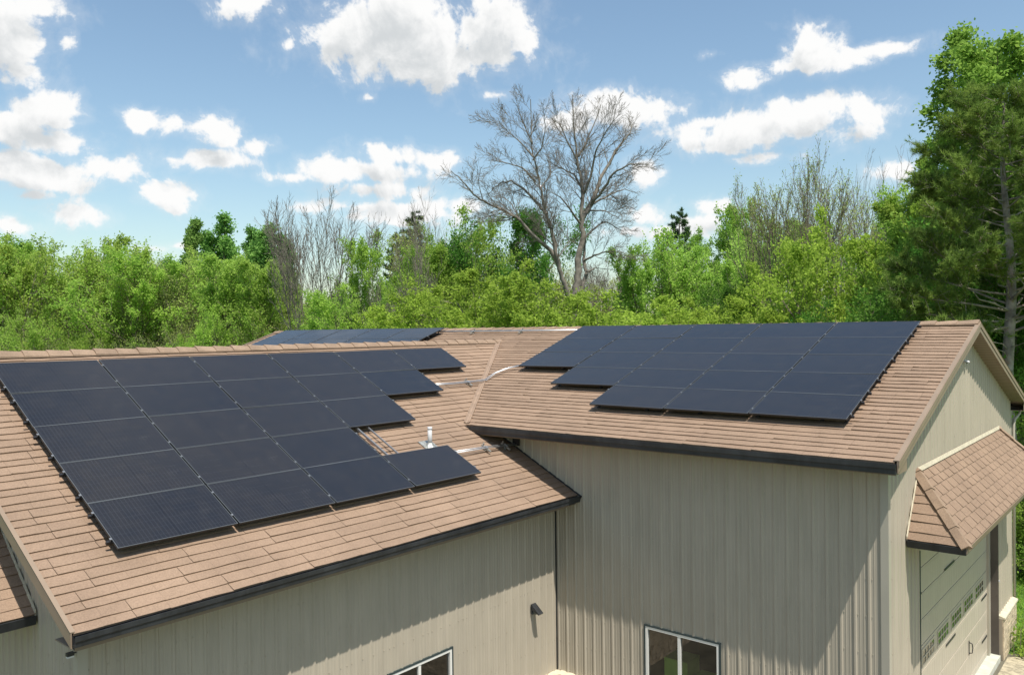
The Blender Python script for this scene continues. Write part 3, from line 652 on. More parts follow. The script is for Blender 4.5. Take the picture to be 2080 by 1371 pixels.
for (lo, hi) in (((1.2, WY + .04, -.3), (5.4, 1.2, 3.2)), ((-3.6, -9.2, -.3), (WX - .04, -5.0, 3.2))):
    mb = MB(); x0, y0, z0 = lo; x1_, y1, z1__ = hi
    mb.quad((x0, y0, z0), (x1_, y0, z0), (x1_, y1, z0), (x0, y1, z0)); mb.quad((x0, y0, z1__), (x1_, y0, z1__), (x1_, y1, z1__), (x0, y1, z1__))
    if hi[0] > 2: mb.quad((x0, y1, z0), (x1_, y1, z0), (x1_, y1, z1__), (x0, y1, z1__)); mb.quad((x0, y0, z0), (x0, y1, z0), (x0, y1, z1__), (x0, y0, z1__)); mb.quad((x1_, y0, z0), (x1_, y1, z0), (x1_, y1, z1__), (x1_, y0, z1__))
    else: mb.quad((x0, y0, z0), (x0, y1, z0), (x0, y1, z1__), (x0, y0, z1__)); mb.quad((x0, y0, z0), (x1_, y0, z0), (x1_, y0, z1__), (x0, y0, z1__)); mb.quad((x0, y1, z0), (x1_, y1, z0), (x1_, y1, z1__), (x0, y1, z1__))
    part(mb, 'room_lining', M_['inside'])
def carton(lo, hi, label):
    mb = MB(); mb.box(lo, hi); x0, y0, z0 = lo; x1_, y1, z1__ = hi
    mb.box((x0 - .004, y0 - .004, z1__ - .06), (x1_ + .004, y1 + .004, z1__ + .006))
    tag(mb.build('storage_box', M_['box']), label, 'box', 'boxes behind the front wall window')
carton((2.55, -2.85, .62), (3.05, -2.35, 1.42), 'tall olive green box behind the left half of the window')
carton((3.08, -2.83, .45), (3.70, -2.3, 1.12), 'low olive green box behind the right half of the window')

# --- garage door, recessed in its opening
gd = MB(); XD = 6.60; dj = [-.34, -.19, .31, .80, 1.30, 1.80, 2.30, 2.80, 3.30, 3.82]
y0d, y1d = -1.05, 6.10
for a_, b_ in zip(dj[:-1], dj[1:]):
    npan = 5; gd.box((XD - .05, y0d, a_ + .004), (XD, y1d, b_ - .004)); gd.box((XD - .002, y0d, b_ - .016), (XD + .006, y1d, b_ - .006))
    if abs(a_ - 1.30) > .01:
        y = y0d + .08
        while y < y1d - .2:
            e = min(y + 1.13, y1d - .05); gd.box((XD - .001, y, a_ + .035), (XD + .002, e, b_ - .05)); 
            for q in range(1, 6): gd.box((XD + .0, y + (e - y) * q / 6 - .003, a_ + .045), (XD + .0035, y + (e - y) * q / 6 + .003, b_ - .06))
            y += 1.215
door = part(gd, 'garage_door', M_['doorp'])
for k in range(5):
    ys = -.11 + 1.212 * k; ye = ys + .86; z0, z1_ = 1.42, 1.67
    mb = MB(); mb.box((XD + .001, ys - .05, z0 - .05), (XD + .010, ye + .05, z0)); mb.box((XD + .001, ys - .05, z1_), (XD + .010, ye + .05, z1_ + .05))
    mb.box((XD + .001, ys - .05, z0), (XD + .010, ys, z1_)); mb.box((XD + .001, ye, z0), (XD + .010, ye + .05, z1_))
    for q in range(1, 4): yy = ys + (ye - ys) * q / 4; mb.box((XD + .001, yy - .014, z0), (XD + .015, yy + .014, z1_))
    for q in range(4): ya = ys + (ye - ys) * q / 4 + (.014 if q else 0); yb = ys + (ye - ys) * (q + 1) / 4 - (.014 if q < 3 else 0); mb.box((XD + .001, ya, (z0 + z1_) / 2 - .014), (XD + .014, yb, (z0 + z1_) / 2 + .014))
    w_ = mb.build('door_window', M_['doorp'], door)
    mb = MB(); mb.quad((XD + .006, ys, z0), (XD + .006, ye, z0), (XD + .006, ye, z1_), (XD + .006, ys, z1_)); mb.build('pane', mat('door_pane_glass_%d' % k, (.02, .03, .012), .08, spec=.8) if k == 0 else bpy.data.materials['door_pane_glass_0'], w_)  # green reflection is put into the dark pane colour
for (ya, yb, z) in ((1.70, 2.55, 2.82), (1.77, 2.60, 1.215), (5.42, 6.02, 1.22), (5.44, 6.02, .18), (-.95, -.2, 2.82)):
    mb = MB(); mb.box((XD + .006, ya, z - .022), (XD + .016, yb, z + .022)); mb.poly([(XD + .016, ya, z - .022), (XD + .016, ya - .07, z), (XD + .016, ya, z + .022)]); mb.build('strap_hinge', M_['blk'], door)
mb = MB(); mb.tube([(XD + .01, 3.98, .62), (XD + .07, 3.98, .60), (XD + .085, 3.98, .50), (XD + .07, 3.98, .39), (XD + .01, 3.98, .37)], .012, 6); mb.box((XD + .008, 3.955, .33), (XD + .014, 4.005, .66)); mb.build('handle', M_['blk'], door)
mb = MB(); mb.box((XD + .001, 6.10, -.34), (XD + .05, 6.30, 3.84)); mb.box((XD - .05, y0d - .05, 3.83), (XD + .03, 6.10, 3.90)); part(mb, 'door_jamb', M_['trim'])
mb = MB(); mb.box((XD + .001, -1.13, -.34), (XD + .06, -1.06, 3.82)); mb.box((GX - .02, -1.13, -.34), (GX + .022, -1.105, 3.86)); part(mb, 'weather_strip', M_['rubber'])
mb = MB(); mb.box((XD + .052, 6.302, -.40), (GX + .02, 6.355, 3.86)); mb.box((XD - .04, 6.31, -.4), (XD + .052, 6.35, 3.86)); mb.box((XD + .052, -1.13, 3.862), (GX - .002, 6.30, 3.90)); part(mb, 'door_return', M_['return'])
mb = MB(); mb.box((GX + .022, 6.34, 1.48), (GX + .045, 6.36, 1.53)); part(mb, 'door_bell', M_['camw'])
mb = MB(); mb.box((XD - .2, -1.1, G - .1), (GX + .06, 6.30, -.345)); structure(mb.build('concrete_sill', M_['conc']))

# --- hipped awning roofs against the gables
def awning(o, a, out, s0, s1, ztop, zeave, proj, run, seed, wing=False):
    # s0..s1: eave extent along the wall; run: how far the hip rises along the wall
    o, a, out = (np.array(q, float) for q in (o, a, out)); up = np.array([0, 0, 1.0]); h = ztop - zeave
    P = lambda s, d, z: o + a * s + out * d + up * z
    mb = MB()
    Lf = math.hypot(h, proj); sf = (P(0, 0, h) - P(0, proj, 0)) / Lf; nf = np.cross(a, sf); nf *= np.sign(nf[2])
    courses(mb, P(0, proj, zeave), a, sf, nf, Lf, lambda d: (s0 + run * d / Lf + .02, s1 - run * d / Lf - .02), seed, panel=.43, nose=.018, regular=True)
    aw = part(mb, 'awning_roof', M_['shingle'])
    for sg, se in ((1, s0), (-1, s1)):
        mb2 = MB(); Ls = math.hypot(h, run); ss = (P(se + sg * run, 0, h) - P(se, 0, 0)) / Ls; ns = np.cross(out, ss); ns *= np.sign(ns[2])
        courses(mb2, P(se, 0, zeave), out, ss, ns, Ls, lambda d: (0.03, proj * (1 - d / Ls) - .01), seed + 1 + (sg > 0), panel=2.4, nose=.02)
        mb2.build('hip_slope', M_['shingle'], aw)
        # hip cap pieces
        p0, p1 = P(se, proj, zeave), P(se + sg * run, 0, ztop); L = np.linalg.norm(p1 - p0); d = (p1 - p0) / L; mb3 = MB(); x = -.02
        b1_ = np.cross(d, nf); b1_ /= np.linalg.norm(b1_); b2_ = np.cross(d, ns); b2_ /= np.linalg.norm(b2_)
        b1_ = b1_ if (b1_ @ a) * sg > 0 else -b1_; b2_ = b2_ if (b2_ @ out) < 0 else -b2_; mid = (nf + ns); mid /= np.linalg.norm(mid)
        while x < L:
            e = min(x + .44, L); q0, q1 = p0 + d * x, p0 + d * e; w_ = .085
            A = [q0 + b1_ * w_ + nf * .02, q0 + b1_ * w_ + nf * .06, q0 + mid * .085, q0 + b2_ * w_ + ns * .06, q0 + b2_ * w_ + ns * .02]
            B = [q1 + b1_ * w_ + nf * .02, q1 + b1_ * w_ + nf * .045, q1 + mid * .065, q1 + b2_ * w_ + ns * .045, q1 + b2_ * w_ + ns * .02]
            i = len(mb3.v); mb3.v += [tuple(v) for v in A + B]
            for k in range(4): mb3.f.append((i + k, i + k + 1, i + 6 + k, i + 5 + k)); mb3.t.append(.5)
            mb3.f.append((i, i + 1, i + 2, i + 3, i + 4)); mb3.t.append(.5); x += .40
        mb3.build('hip_cap', M_['ridge'], aw)
    # fascia / gutter band and soffit
    mb = MB(); 
    for (A, B, oo) in ((P(s0, 0.03, zeave), P(s0, proj, zeave), -a), (P(s1, 0.03, zeave), P(s1, proj, zeave), a)):
        mb = MB(); mb.hexa([A - up * .13, A - up * .13 + oo * .02, B - up * .13 + oo * .02, B - up * .13, A - up * .01, A - up * .01 + oo * .045, B - up * .01 + oo * .045, B - up * .01])
        mb.build('side_gutter', M_['gutter'], aw)
    mb = MB(); A, B = P(s0 - .02, proj, zeave), P(s1 + .02, proj, zeave); mb.hexa([A - up * .10, A - up * .10 + out * .016, B - up * .10 + out * .016, B - up * .10, A - up * .008, A + out * .03 - up * .008, B + out * .03 - up * .008, B - up * .008]); mb.build('fascia', M_['rake'], aw)
    mb = MB(); mb.obox(P((s0 + s1) / 2, proj / 2 + .012, zeave - .125), a, out, up, (s1 - s0) / 2 - .002, proj / 2 - .014, .008); mb.build('soffit', M_['soffit'], aw)
    # pale step flashing along the wall
    mb = MB()
    A, B = P(s0 + run, .03, ztop), P(s1 - run, .03, ztop); mb.hexa([A - up * .005, A + out * .03 - up * .02, B + out * .03 - up * .02, B - up * .005, A + up * .055, A + out * .006 + up * .055, B + out * .006 + up * .055, B + up * .055])
    for sg, se in ((1, s0), (-1, s1)):
        A, B = P(se - sg * .01, .022, zeave - .02), P(se + sg * run, .022, ztop); mb.hexa([A + up * .0, A + out * .02, B + out * .02, B, A + up * .075, A + out * .02 + up * .075, B + out * .02 + up * .055, B + up * .055])
    mb.build('wall_flashing', M_['ledge'], aw)
    return aw
awning((GX, 0, 0), (0, 1, 0), (1, 0, 0), -2.03, 7.25, 5.33, 4.25, .94, .80, 31)
awning((0, GY, 0), (1, 0, 0), (0, -1, 0), -9.85, -1.20, 5.36, 4.22, .95, 1.45, 41, True)
# plain door behind the wing awning
mb = MB(); 
for k in range(7): mb.box((-8.15, GY + .12, G + .58 * k + .004), (-2.95, GY + .17, G + .58 * (k + 1) - .004))
part(mb, 'wing_garage_door', M_['doorp'])
mb = MB(); mb.box((-8.2, GY + .0, G), (-8.14, GY + .2, 3.6)); part(mb, 'door_jamb', M_['trim']); mb = MB(); mb.box((-2.96, GY, G), (-2.9, GY + .2, 3.6)); part(mb, 'door_jamb', M_['trim'])

# ------------------------------------------------------------------ solar panels
PW, PH, TH = 1.7937, 1.045, 0.032
def panel_meshes():
    w_, h_ = (PW - .030) / 2, (PH - .006) / 2; b = .010
    mb = MB()
    for lo, hi in (((-w_, -h_, -TH), (w_, -h_ + b, 0)), ((-w_, h_ - b, -TH), (w_, h_, 0)), ((-w_, -h_ + b, -TH), (-w_ + b, h_ - b, 0)), ((w_ - b, -h_ + b, -TH), (w_, h_ - b, 0))): mb.box(lo, hi)
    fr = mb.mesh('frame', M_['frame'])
    mb = MB(); mb.box((-w_ + b, -h_ + b, -.010), (w_ - b, h_ - b, -.003)); gl = mb.mesh('glass', M_['solar'])
    mb = MB(); mb.box((-.09, h_ - .10, -.03), (.09, h_ - .03, -.0105)); jb = mb.mesh('junction_box', M_['blk'])
    return fr, gl, jb
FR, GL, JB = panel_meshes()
mb = MB(); mb.box((-.016, -.008, .02), (.016, .008, .098)); mb.box((-.03, -.04, .0), (.03, .04, .022)); FOOT = mb.mesh('roof_foot', M_['gutter'])
mb = MB(); mb.box((-.015, -.018, -.002), (.015, .018, .004)); mb.box((-.006, -.010, -.04), (.006, .010, -.002)); CLAMP = mb.mesh('clamp', M_['alu'])
ordw = ['top', 'second', 'third', 'fourth', 'fifth']; ordc = ['first', 'second', 'third', 'fourth', 'fifth', 'sixth']
def array(name, group, roofname, org, a, s, n, cells, seed, off=.15):
    """org: corner of the top row on the panel surface; a along eave (left to right), s down the slope, n normal."""
    r = random.Random(seed); org, a, s, n = (np.array(q, float) for q in (org, a, s, n))
    rack = thing('mounting_rack', 'black panel rail rack on the %s' % roofname, 'solar rack', tuple(org - n * off), group='panel mounting racks')
    nrow = max(c[1] for c in cells) + 1; BAS = Matrix(((a[0], s[0], n[0]), (a[1], s[1], n[1]), (a[2], s[2], n[2]))).to_4x4()
    for row in range(nrow):
        cols = [c[0] for c in cells if c[1] == row]; lo, hi = min(cols), max(cols) + 1
        for t in (.22, .80):
            mb = MB(); A = org + a * (lo * PW - .05) + s * ((row + t) * PH) - n * (TH + .022); B = org + a * (hi * PW + .05) + s * ((row + t) * PH) - n * (TH + .022)
            mb.obox((A + B) / 2, a, s, n, np.linalg.norm(B - A) / 2, .018, .021); rail = mb.build('rail', M_['blk'], rack); rail.location = -rack.location
            fx = []; x = lo * PW + .12
            while x < hi * PW - .3: fx.append(x); x += 1.19
            fx.append(hi * PW - .08)
            for x in fx:
                q = bpy.data.objects.new('roof_foot', FOOT); COL.objects.link(q); q.parent = rail
                q.matrix_local = Matrix.Translation(Vector(org + a * x + s * ((row + t) * PH + .03) - n * (off - .002))) @ BAS
            for c_ in range(lo, hi + 1):
                q = bpy.data.objects.new('clamp', CLAMP); COL.objects.link(q); q.parent = rail
                q.matrix_local = Matrix.Translation(Vector(org + a * (c_ * PW) + s * ((row + t) * PH) + n * .002)) @ BAS
    # feet standing out below the last panels
    base = Matrix(((a[0], -s[0], n[0]), (a[1], -s[1], n[1]), (a[2], -s[2], n[2])))
    for (c_, row) in cells:
        same = sorted(c[0] for c in cells if c[1] == row)
        posn = ordc[same.index(c_)] + ' from left'
        lab = 'solar panel in the %s row of the %s, %s' % (ordw[row], name, posn)
        o = thing('solar_panel', lab, 'solar panel', group=group)
        c = org + a * ((c_ + .5) * PW) + s * ((row + .5) * PH)
        J = Matrix.Rotation(R_(r.uniform(-.35, .35)), 3, 'X') @ Matrix.Rotation(R_(r.uniform(-.3, .3)), 3, 'Y')
        o.matrix_world = Matrix.Translation(Vector(c)) @ (base @ J).to_4x4()
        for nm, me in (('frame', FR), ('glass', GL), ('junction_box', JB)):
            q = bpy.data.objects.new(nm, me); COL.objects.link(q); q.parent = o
    return rack
s1d = np.array([1, 0, -T1]) * k1; s2d = np.array([0, -1, -T2]) * k2
cells1 = [(c, r_) for r_, n_ in enumerate((6, 5, 4, 3, 4)) for c in range(n_)]
array('wing roof array', 'solar panels on the wing roof', 'wing roof', (-4.9121, -12.249, 7.4743), (0, 1, 0), s1d, n1, cells1, 1)
cells2 = [(c, r_) for r_, c0 in enumerate((0, 0, 0, 1, 2)) for c in range(c0, 5)]
array('right hall roof array', 'solar panels on the right of the hall roof', 'hall roof near the gable', (-2.917, 2.284, 8.0178), (1, 0, 0), s2d, n2, cells2, 2)
cells3 = [(c, r_) for r_ in range(3) for c in range(5)]
array('far left array', 'solar panels at the far left end of the hall roof', 'far end of the hall roof behind the wing ridge', (-17.5278, 2.3437, 8.0178 + .0204), (1, 0, 0), s2d, n2, cells3[:10], 3)

# ------------------------------------------------------------------ roof pipes and conduits
def on1(x, y, h=0.0): return np.array([x, y, z1(x)]) + n1 * h
def on2(x, y, h=0.0): return np.array([x, y, z2(y)]) + n2 * h
t = thing('vent_pipe', 'white plastic vent pipe with metal boot standing on the wing roof', 'vent pipe', tuple(on1(-1.48, -5.30)))
mb = MB(); mb.tube([(0, 0, -.02), (0, 0, .42)], .046, 16); mb.build('pipe', M_['pvc'], t, True)
mb = MB(); mb.tube([(0, 0, .42), (0, 0, .425)], .05, 16); mb.tube([(0, 0, .37), (0, 0, .421)], .049, 16); mb.build('cap', M_['camw'], t, True)
mb = MB(); mb.tube([(0, 0, .0), (0, 0, .05), (0, 0, .10)], [.13, .09, .058], 14); mb.obox((0, 0, .03), (0, 1, 0), s1, n1, .17, .20, .006)
mb.build('boot', M_['boot'], t)
def conduits(label, path, n, group='metal conduits on the roof', sep=.05, strut=(), rad=.0115):
    path = [np.array(p, float) for p in path]; t = thing('conduit_run', label, 'conduit', tuple(path[0]), group); o0 = path[0]
    for sgn in (-.5, .5):
        pts = []
        for k, p in enumerate(path):
            d = path[min(k + 1, len(path) - 1)] - path[max(k - 1, 0)]; d /= np.linalg.norm(d); sd = np.cross(n[k] if isinstance(n, list) else n, d); sd /= np.linalg.norm(sd); pts.append(p + sd * sep * sgn - o0)
        mb = MB(); mb.tube(pts, rad, 8); mb.build('pipe', M_['galv'], t, True)
    for (p, d, nn) in strut:
        p, d, nn = map(np.array, (p, d, nn)); sd = np.cross(nn, d); sd = sd / np.linalg.norm(sd)
        mb = MB(); mb.obox(p - o0 - nn * (.017 + rad), sd, d, nn, .14, .02, .016); mb.obox(p - o0 - nn * .06, sd, d, nn, .02, .02, .04)
        mb.obox(p - o0 + sd * .11 - nn * .0, sd, d, nn, .012, .015, .04); mb.build('strut', M_['boot'], t)
        mb = MB(); mb.obox(p - o0 + nn * .004, sd, d, nn, sep * .5 + rad + .012, .016, rad); mb.build('clamp', M_['galv'], t)
P = [on1(-3.50, -3.3, .10), on1(-3.48, -2.6, .10), on1(-3.50, -1.75, .10), on1(-3.52, -1.32, .10), on2(-3.42, -.98, .11), on2(-3.30, -.62, .10), on2(-3.10, -.46, .10), on2(-2.6, -.30, .10)]
conduits('pair of metal conduits bending across the valley between the two roofs', P, [n1] * 4 + [n2] * 4, strut=[(on1(-3.49, -2.0, .10), (0, 1., 0), n1)])
conduits('long metal conduit pair running just below the hall ridge', [on2(-8.9, 2.27, .10), on2(-6, 2.27, .10), on2(-3.0, 2.27, .10)], n2, strut=[(on2(-7.2, 2.27, .10), (1., 0, 0), n2), (on2(-5.2, 2.27, .10), (1., 0, 0), n2)])
conduits('pair of metal conduits from the lowest panel to the hall wall', [on1(-1.10, -5.1, .11), on1(-1.08, -4.0, .11), on1(-1.02, WY - .02, .11)], n1, strut=[(on1(-1.08, -4.05, .11), (0, 1., 0), n1), (on1(-1.04, -3.45, .11), (0, 1., 0), n1)])
mb = MB(); mb.box((-.08, -.06, -.07), (.08, .0, .09)); mb.box((-.09, -.065, .085), (.09, .0, .10)); o = mb.build('junction_box', M_['blk']); o.location = (-.98, WY - .02, 5.43); tag(o, 'small black junction box on the hall wall where two conduits end', 'electrical box')
t = thing('conduit_run', 'two thin bare conduits showing in the gap of the wing array', 'conduit', tuple(on1(-2.4, -6.66, .10)), 'metal conduits on the roof'); L0 = on1(-2.4, -6.66, .10)
mb = MB(); mb.obox((on1(-2.4, -6.655, .115) + on1(-1.3, -6.63, .115)) / 2 - L0, s1, (0, 1, 0), n1, .62, .017, .02); mb.build('pipe', M_['alu'], t)
mb = MB(); mb.obox((on1(-2.4, -6.39, .115) + on1(-1.3, -6.35, .115)) / 2 - L0, s1, (0, 1, 0), n1, .62, .013, .013); mb.build('pipe', M_['alu'], t)
mb = MB(); pts = [on1(-2.4 + 1.1 * q / 9, -6.52 + .04 * math.sin(q * 1.1) - .03 * q / 9, .02) for q in range(10)]; mb.tube(pts, .010, 5); tag(mb.build('cable', M_['wire']), 'brown cable lying on shingles in the gap of the wing array', 'cable')

# small fixtures on the walls
t = thing('wall_light', 'dark wedge-shaped wall light on the sunlit wing wall', 'wall light', (WX + .02, -3.93, 2.16)); t.scale = (.85, .85, .85)
mb = MB(); w_ = .085
mb.hexa([(0, -w_, -.10), (.05, -w_, -.12), (.05, w_, -.12), (0, w_, -.10), (0, -w_, .12), (.02, -w_, .12), (.02, w_, .12), (0, w_, .12)]); mb.build('back_plate', M_['gutter'], t)
mb = MB(); mb.hexa([(.02, -w_, .0), (.24, -w_, -.10), (.24, w_, -.10), (.02, w_, .0), (.02, -w_, .125), (.26, -w_, -.075), (.26, w_, -.075), (.02, w_, .125)]); mb.build('hood', M_['gutter'], t)
mb = MB(); mb.box((.05, -.05, -.11), (.13, .05, -.04)); mb.build('lens', M_['inside'], t)
t = thing('security_light', 'white twin-head security light high under the gable peak', 'security light', (GX + .022, 2.56, 7.13)); t.scale = (.75, .75, .75)
mb = MB(); mb.tube([(0, 0, 0), (.03, 0, 0)], .055, 12); mb.build('base', M_['camw'], t)
for sg in (-1, 1):
    mb = MB(); mb.tube([(.03, sg * .02, 0), (.06, sg * .07, .02), (.10, sg * .09, -.02)], [.015, .03, .045], 10); h_ = mb.build('lamp_head', M_['camw'], t)
    mb = MB(); mb.tube([(.10, sg * .09, -.02), (.104, sg * .091, -.024)], .036, 10); mb.build('lens', M_['blk'], h_)
t = thing('wall_light', 'small dark floodlight at the left wing gable corner under the eave', 'wall light', (WX + .0, GY - .10, 4.0)); t.scale = (.7, .7, .7)
mb = MB(); mb.box((-.05, -.06, .0), (.03, .06, .06)); mb.build('lamp_head', M_['blk'], t); mb = MB(); mb.box((-.045, -.055, -.03), (.025, .055, -.002)); mb.build('reflector', M_['camw'], t); mb = MB(); mb.box((-.02, .06, .02), (.0, .14, .05)); mb.build('bracket', M_['gutter'], t)

# ------------------------------------------------------------------ ground
def flat(name, m, x0, y0, x1_, y1, z, n=1):
    mb = MB(); mb.quad((x0, y0, z), (x1_, y0, z), (x1_, y1, z), (x0, y1, z)); return structure(mb.build(name, m))
M_['lawn'] = mat('lawn_soil', (0.085, 0.17, 0.022), 0.95, var=0.4, vscale=1.5, bump=0.9, bscale=18, stain=(0.35, .60, (0.13, 0.20, 0.03)))
M_['yard'] = mat('low_bounce_yard', (0.105, 0.096, 0.068), 0.95, var=0.4, vscale=.8)  # mostly unseen ground, toned dark to cut light bounced onto the walls
M_['gravel'] = mat('tan_gravel', (0.36, 0.315, 0.22), 0.95, var=0.35, vscale=9, bump=1.0, bscale=45)
flat('ground', M_['lawn'], -900, -900, 900, 900, G - .012)
mb = MB(); r = random.Random(9); ring = [(-40, -60), (-40, -22), (-14, -22), (-14, -12.9), (.1, -12.9), (.1, -3.1), (6.81, -3.1), (6.81, 6.9), (7.3, 7.2), (7.9, 6.6), (8.6, 7.0), (10, 6.8), (30, 7.5), (40, -60)]
mb.poly([(x, y, G - .004) for x, y in ring]); structure(mb.build('yard', M_['yard']))
mb = MB(); mb.poly([(x, y, G + .002) for x, y in [(6.95, -4), (6.95, 6.7), (7.3, 7.0), (7.9, 6.5), (8.6, 6.8), (10, 6.6), (13, 6.9), (13, -4)]]); structure(mb.build('gravel_drive', M_['gravel']))

# ------------------------------------------------------------------ trees
def npmesh(name, V, F, m, smooth=False):
    me = bpy.data.meshes.new(name); V = np.asarray(V, np.float32); F = np.asarray(F, np.int32); nf, k = F.shape
    me.vertices.add(len(V)); me.vertices.foreach_set('co', V.ravel()); me.loops.add(nf * k); me.loops.foreach_set('vertex_index', F.ravel())
    me.polygons.add(nf); me.polygons.foreach_set('loop_start', np.arange(nf, dtype=np.int32) * k); me.polygons.foreach_set('loop_total', np.full(nf, k, np.int32))
    me.materials.append(m); me.update(calc_edges=True); me.validate(); return me
def leaves(centers, dirs, size, rs, aspect=1.7, fold=True, upbias=0.35):
    """one pointed leaf spray (diamond quad) per centre"""
    n = len(centers); c = np.asarray(centers)
    a = rs.normal(size=(n, 3)); a = a * .8 + dirs * .7 if dirs is not None else a
    a /= np.linalg.norm(a, axis=1, keepdims=True) + 1e-9
    nn = rs.normal(size=(n, 3)) + np.array([0, 0, upbias * 2]); b = np.cross(nn, a); b /= np.linalg.norm(b, axis=1, keepdims=True) + 1e-9
    sz = (size * rs.uniform(.6, 1.35, n))[:, None]
    V = np.stack([c - a * sz * .5, c + b * sz * .5 / aspect, c + a * sz * .5, c - b * sz * .5 / aspect], 1).reshape(-1, 3)
    return V, np.arange(n * 4).reshape(n, 4)
def tubes_np(branches, sides):
    """branches: list of (pts k x3, radii k) -> vertices, quads"""
    V = []; F = []; i = 0
    for pts, rad, sd in branches:
        pts = np.asarray(pts); k = len(pts); d = np.gradient(pts, axis=0); d /= np.linalg.norm(d, axis=1, keepdims=True) + 1e-9
        ref = np.array([0.31, .17, .93]) if abs(d[0][2]) < .85 else np.array([1.0, .1, 0]); a = np.cross(d, ref); a /= np.linalg.norm(a, axis=1, keepdims=True) + 1e-9; b = np.cross(d, a)
        an = np.arange(sd) * 2 * math.pi / sd; ring = pts[:, None] + np.asarray(rad)[:, None, None] * (np.cos(an)[None, :, None] * a[:, None] + np.sin(an)[None, :, None] * b[:, None])
        V.append(ring.reshape(-1, 3)); q = np.arange(sd)
        for r_ in range(k - 1): F.append(np.stack([i + r_ * sd + q, i + r_ * sd + (q + 1) % sd, i + (r_ + 1) * sd + (q + 1) % sd, i + (r_ + 1) * sd + q], 1))
        i += k * sd
    return np.concatenate(V), np.concatenate(F)
RMIN = .012; TAPER = [.55, .35]
def grow(rs, p, d, L, r, level, spec, out, tips):
    """spec[level] = (segments, wander, tropism, children, child start, angle, child length ratio)"""
    seg, wan, trop, nch, st, ang, ratio = spec[level]
    pts = [p]; rad = [r]; dirs = [d]; last = level == len(spec) - 1; rend = r * (.25 if not last else .35)
    for k in range(seg):
        d = d + rs.normal(size=3) * wan + np.array([0, 0, trop]); d /= np.linalg.norm(d); p = p + d * L / seg; pts.append(p); dirs.append(d); rad.append(r + (rend - r) * ((k + 1) / seg) ** .9)
    out.append((np.array(pts), np.array(rad), (8, 5, 4, 3, 3)[level]))
    if last:
        for k in range(1, seg + 1): tips.append((pts[k], dirs[k]))
        return
    ga = rs.uniform(0, 6.28)
    for c in range(nch):
        t = st + (1 - st) * (c + rs.uniform(.1, .9)) / nch; x = t * seg; i = min(int(x), seg - 1); f = x - i
        q = pts[i] * (1 - f) + pts[i + 1] * f; dd = dirs[i + 1]; ga += 2.4
        e = np.cross(dd, (0.1, 0.2, 1)) if abs(dd[2]) < .95 else np.array([1., 0, 0]); e /= np.linalg.norm(e); e2 = np.cross(dd, e)
        th = ang * rs.uniform(.75, 1.25); nd = dd * math.cos(th) + (e * math.cos(ga) + e2 * math.sin(ga)) * math.sin(th)
        rr = (rad[i] * (1 - f) + rad[i + 1] * f) * rs.uniform(.5, .68); ll = L * ratio * rs.uniform(.6, 1.3) * (1.0 - TAPER[0] * max(0, t - TAPER[1]) / (1 - TAPER[1] + .01))
        grow(rs, q, nd, ll, max(rr, RMIN), level + 1, spec, out, tips)
    tips.append((pts[-1], dirs[-1]))

def crown_from_tips(rs, tips, nleaf, spread, size, aspect=1.7, zmin=0.0, thin=(-2, -1, 1)):
    T = np.array([t[0] for t in tips]); D = np.array([t[1] for t in tips])
    idx = rs.integers(0, len(T), nleaf); c = T[idx] + rs.normal(size=(nleaf, 3)) * spread
    k = (c[:, 2] > zmin) & (rs.uniform(0, 1, len(c)) < np.clip((c[:, 2] - thin[0]) / (thin[1] - thin[0]), thin[2], 1)); c = c[k]; idx = idx[k]
    return leaves(c, D[idx], np.full(len(c), size), rs, aspect)
TREE = {}
def make_kind(key, seed, H, trunk_r, spec, nleaf, spread, size, leaf, bark='bark', lean=(0, 0), aspect=1.7, clear=0.0, stems=1, stemsp=.2, thin=(-2, -1, 1)):
    rs = np.random.default_rng(seed); out = []; tips = []
    for s_ in range(stems):
        an = s_ * 2.4 + seed; d0 = np.array([lean[0] + math.cos(an) * stemsp * (stems > 1), lean[1] + math.sin(an) * stemsp * (stems > 1), 1.0]); d0 /= np.linalg.norm(d0)
        grow(rs, np.array([0, 0, -.2]), d0, H * rs.uniform(.86, 1.0), trunk_r * (1 if stems == 1 else .7), 0, spec, out, tips)
    tv, tf = tubes_np(out, 0); up_ = tv[tv[:, 2] > tv[:, 2].max() * .55]; ctr = np.array([(np.percentile(up_[:, 0], 4) + np.percentile(up_[:, 0], 96)) / 2, (np.percentile(up_[:, 1], 4) + np.percentile(up_[:, 1], 96)) / 2, 0]); tv = tv - ctr
    tm = npmesh(key + '_trunk', tv, tf, M_[bark])
    cm_ = None
    if nleaf:
        v, f = crown_from_tips(rs, tips, nleaf, spread, size, aspect, clear, thin); v = v - ctr
        cm_ = npmesh(key + '_crown', v, f, LEAF[leaf])
    hh = np.percentile(tv[:, 2], 99.7)
    TREE[key] = (tm, cm_, hh)
# height 10 prototypes, scaled to need
BL = [(9, .06, .02, 12, .2, .62, .58), (6, .11, .07, 8, .18, .62, .52), (5, .15, .06, 6, .15, .65, .5), (4, .2, .05, 0, 0, 0, 0)]
VA = [(9, .06, .02, 11, .25, .46, .55), (7, .09, .12, 8, .15, .5, .5), (5, .14, .12, 6, .15, .55, .5), (4, .18, .08, 0, 0, 0, 0)]
make_kind('spring', 1, 10, .16, VA, 27000, .10, .135, 'spring', stems=2, stemsp=.2, thin=(5, 7.5, .15))
make_kind('spring2', 2, 10, .14, VA, 26000, .11, .135, 'spring', stems=4, stemsp=.3, thin=(5, 7.5, .15))
make_kind('green', 3, 10, .16, BL, 36000, .12, .14, 'green', stems=2, stemsp=.2, thin=(4, 6.5, .4))
make_kind('olive', 4, 10, .13, VA, 15000, .11, .12, 'olive', 'bark', stems=4, stemsp=.28, thin=(5, 7.5, .15))
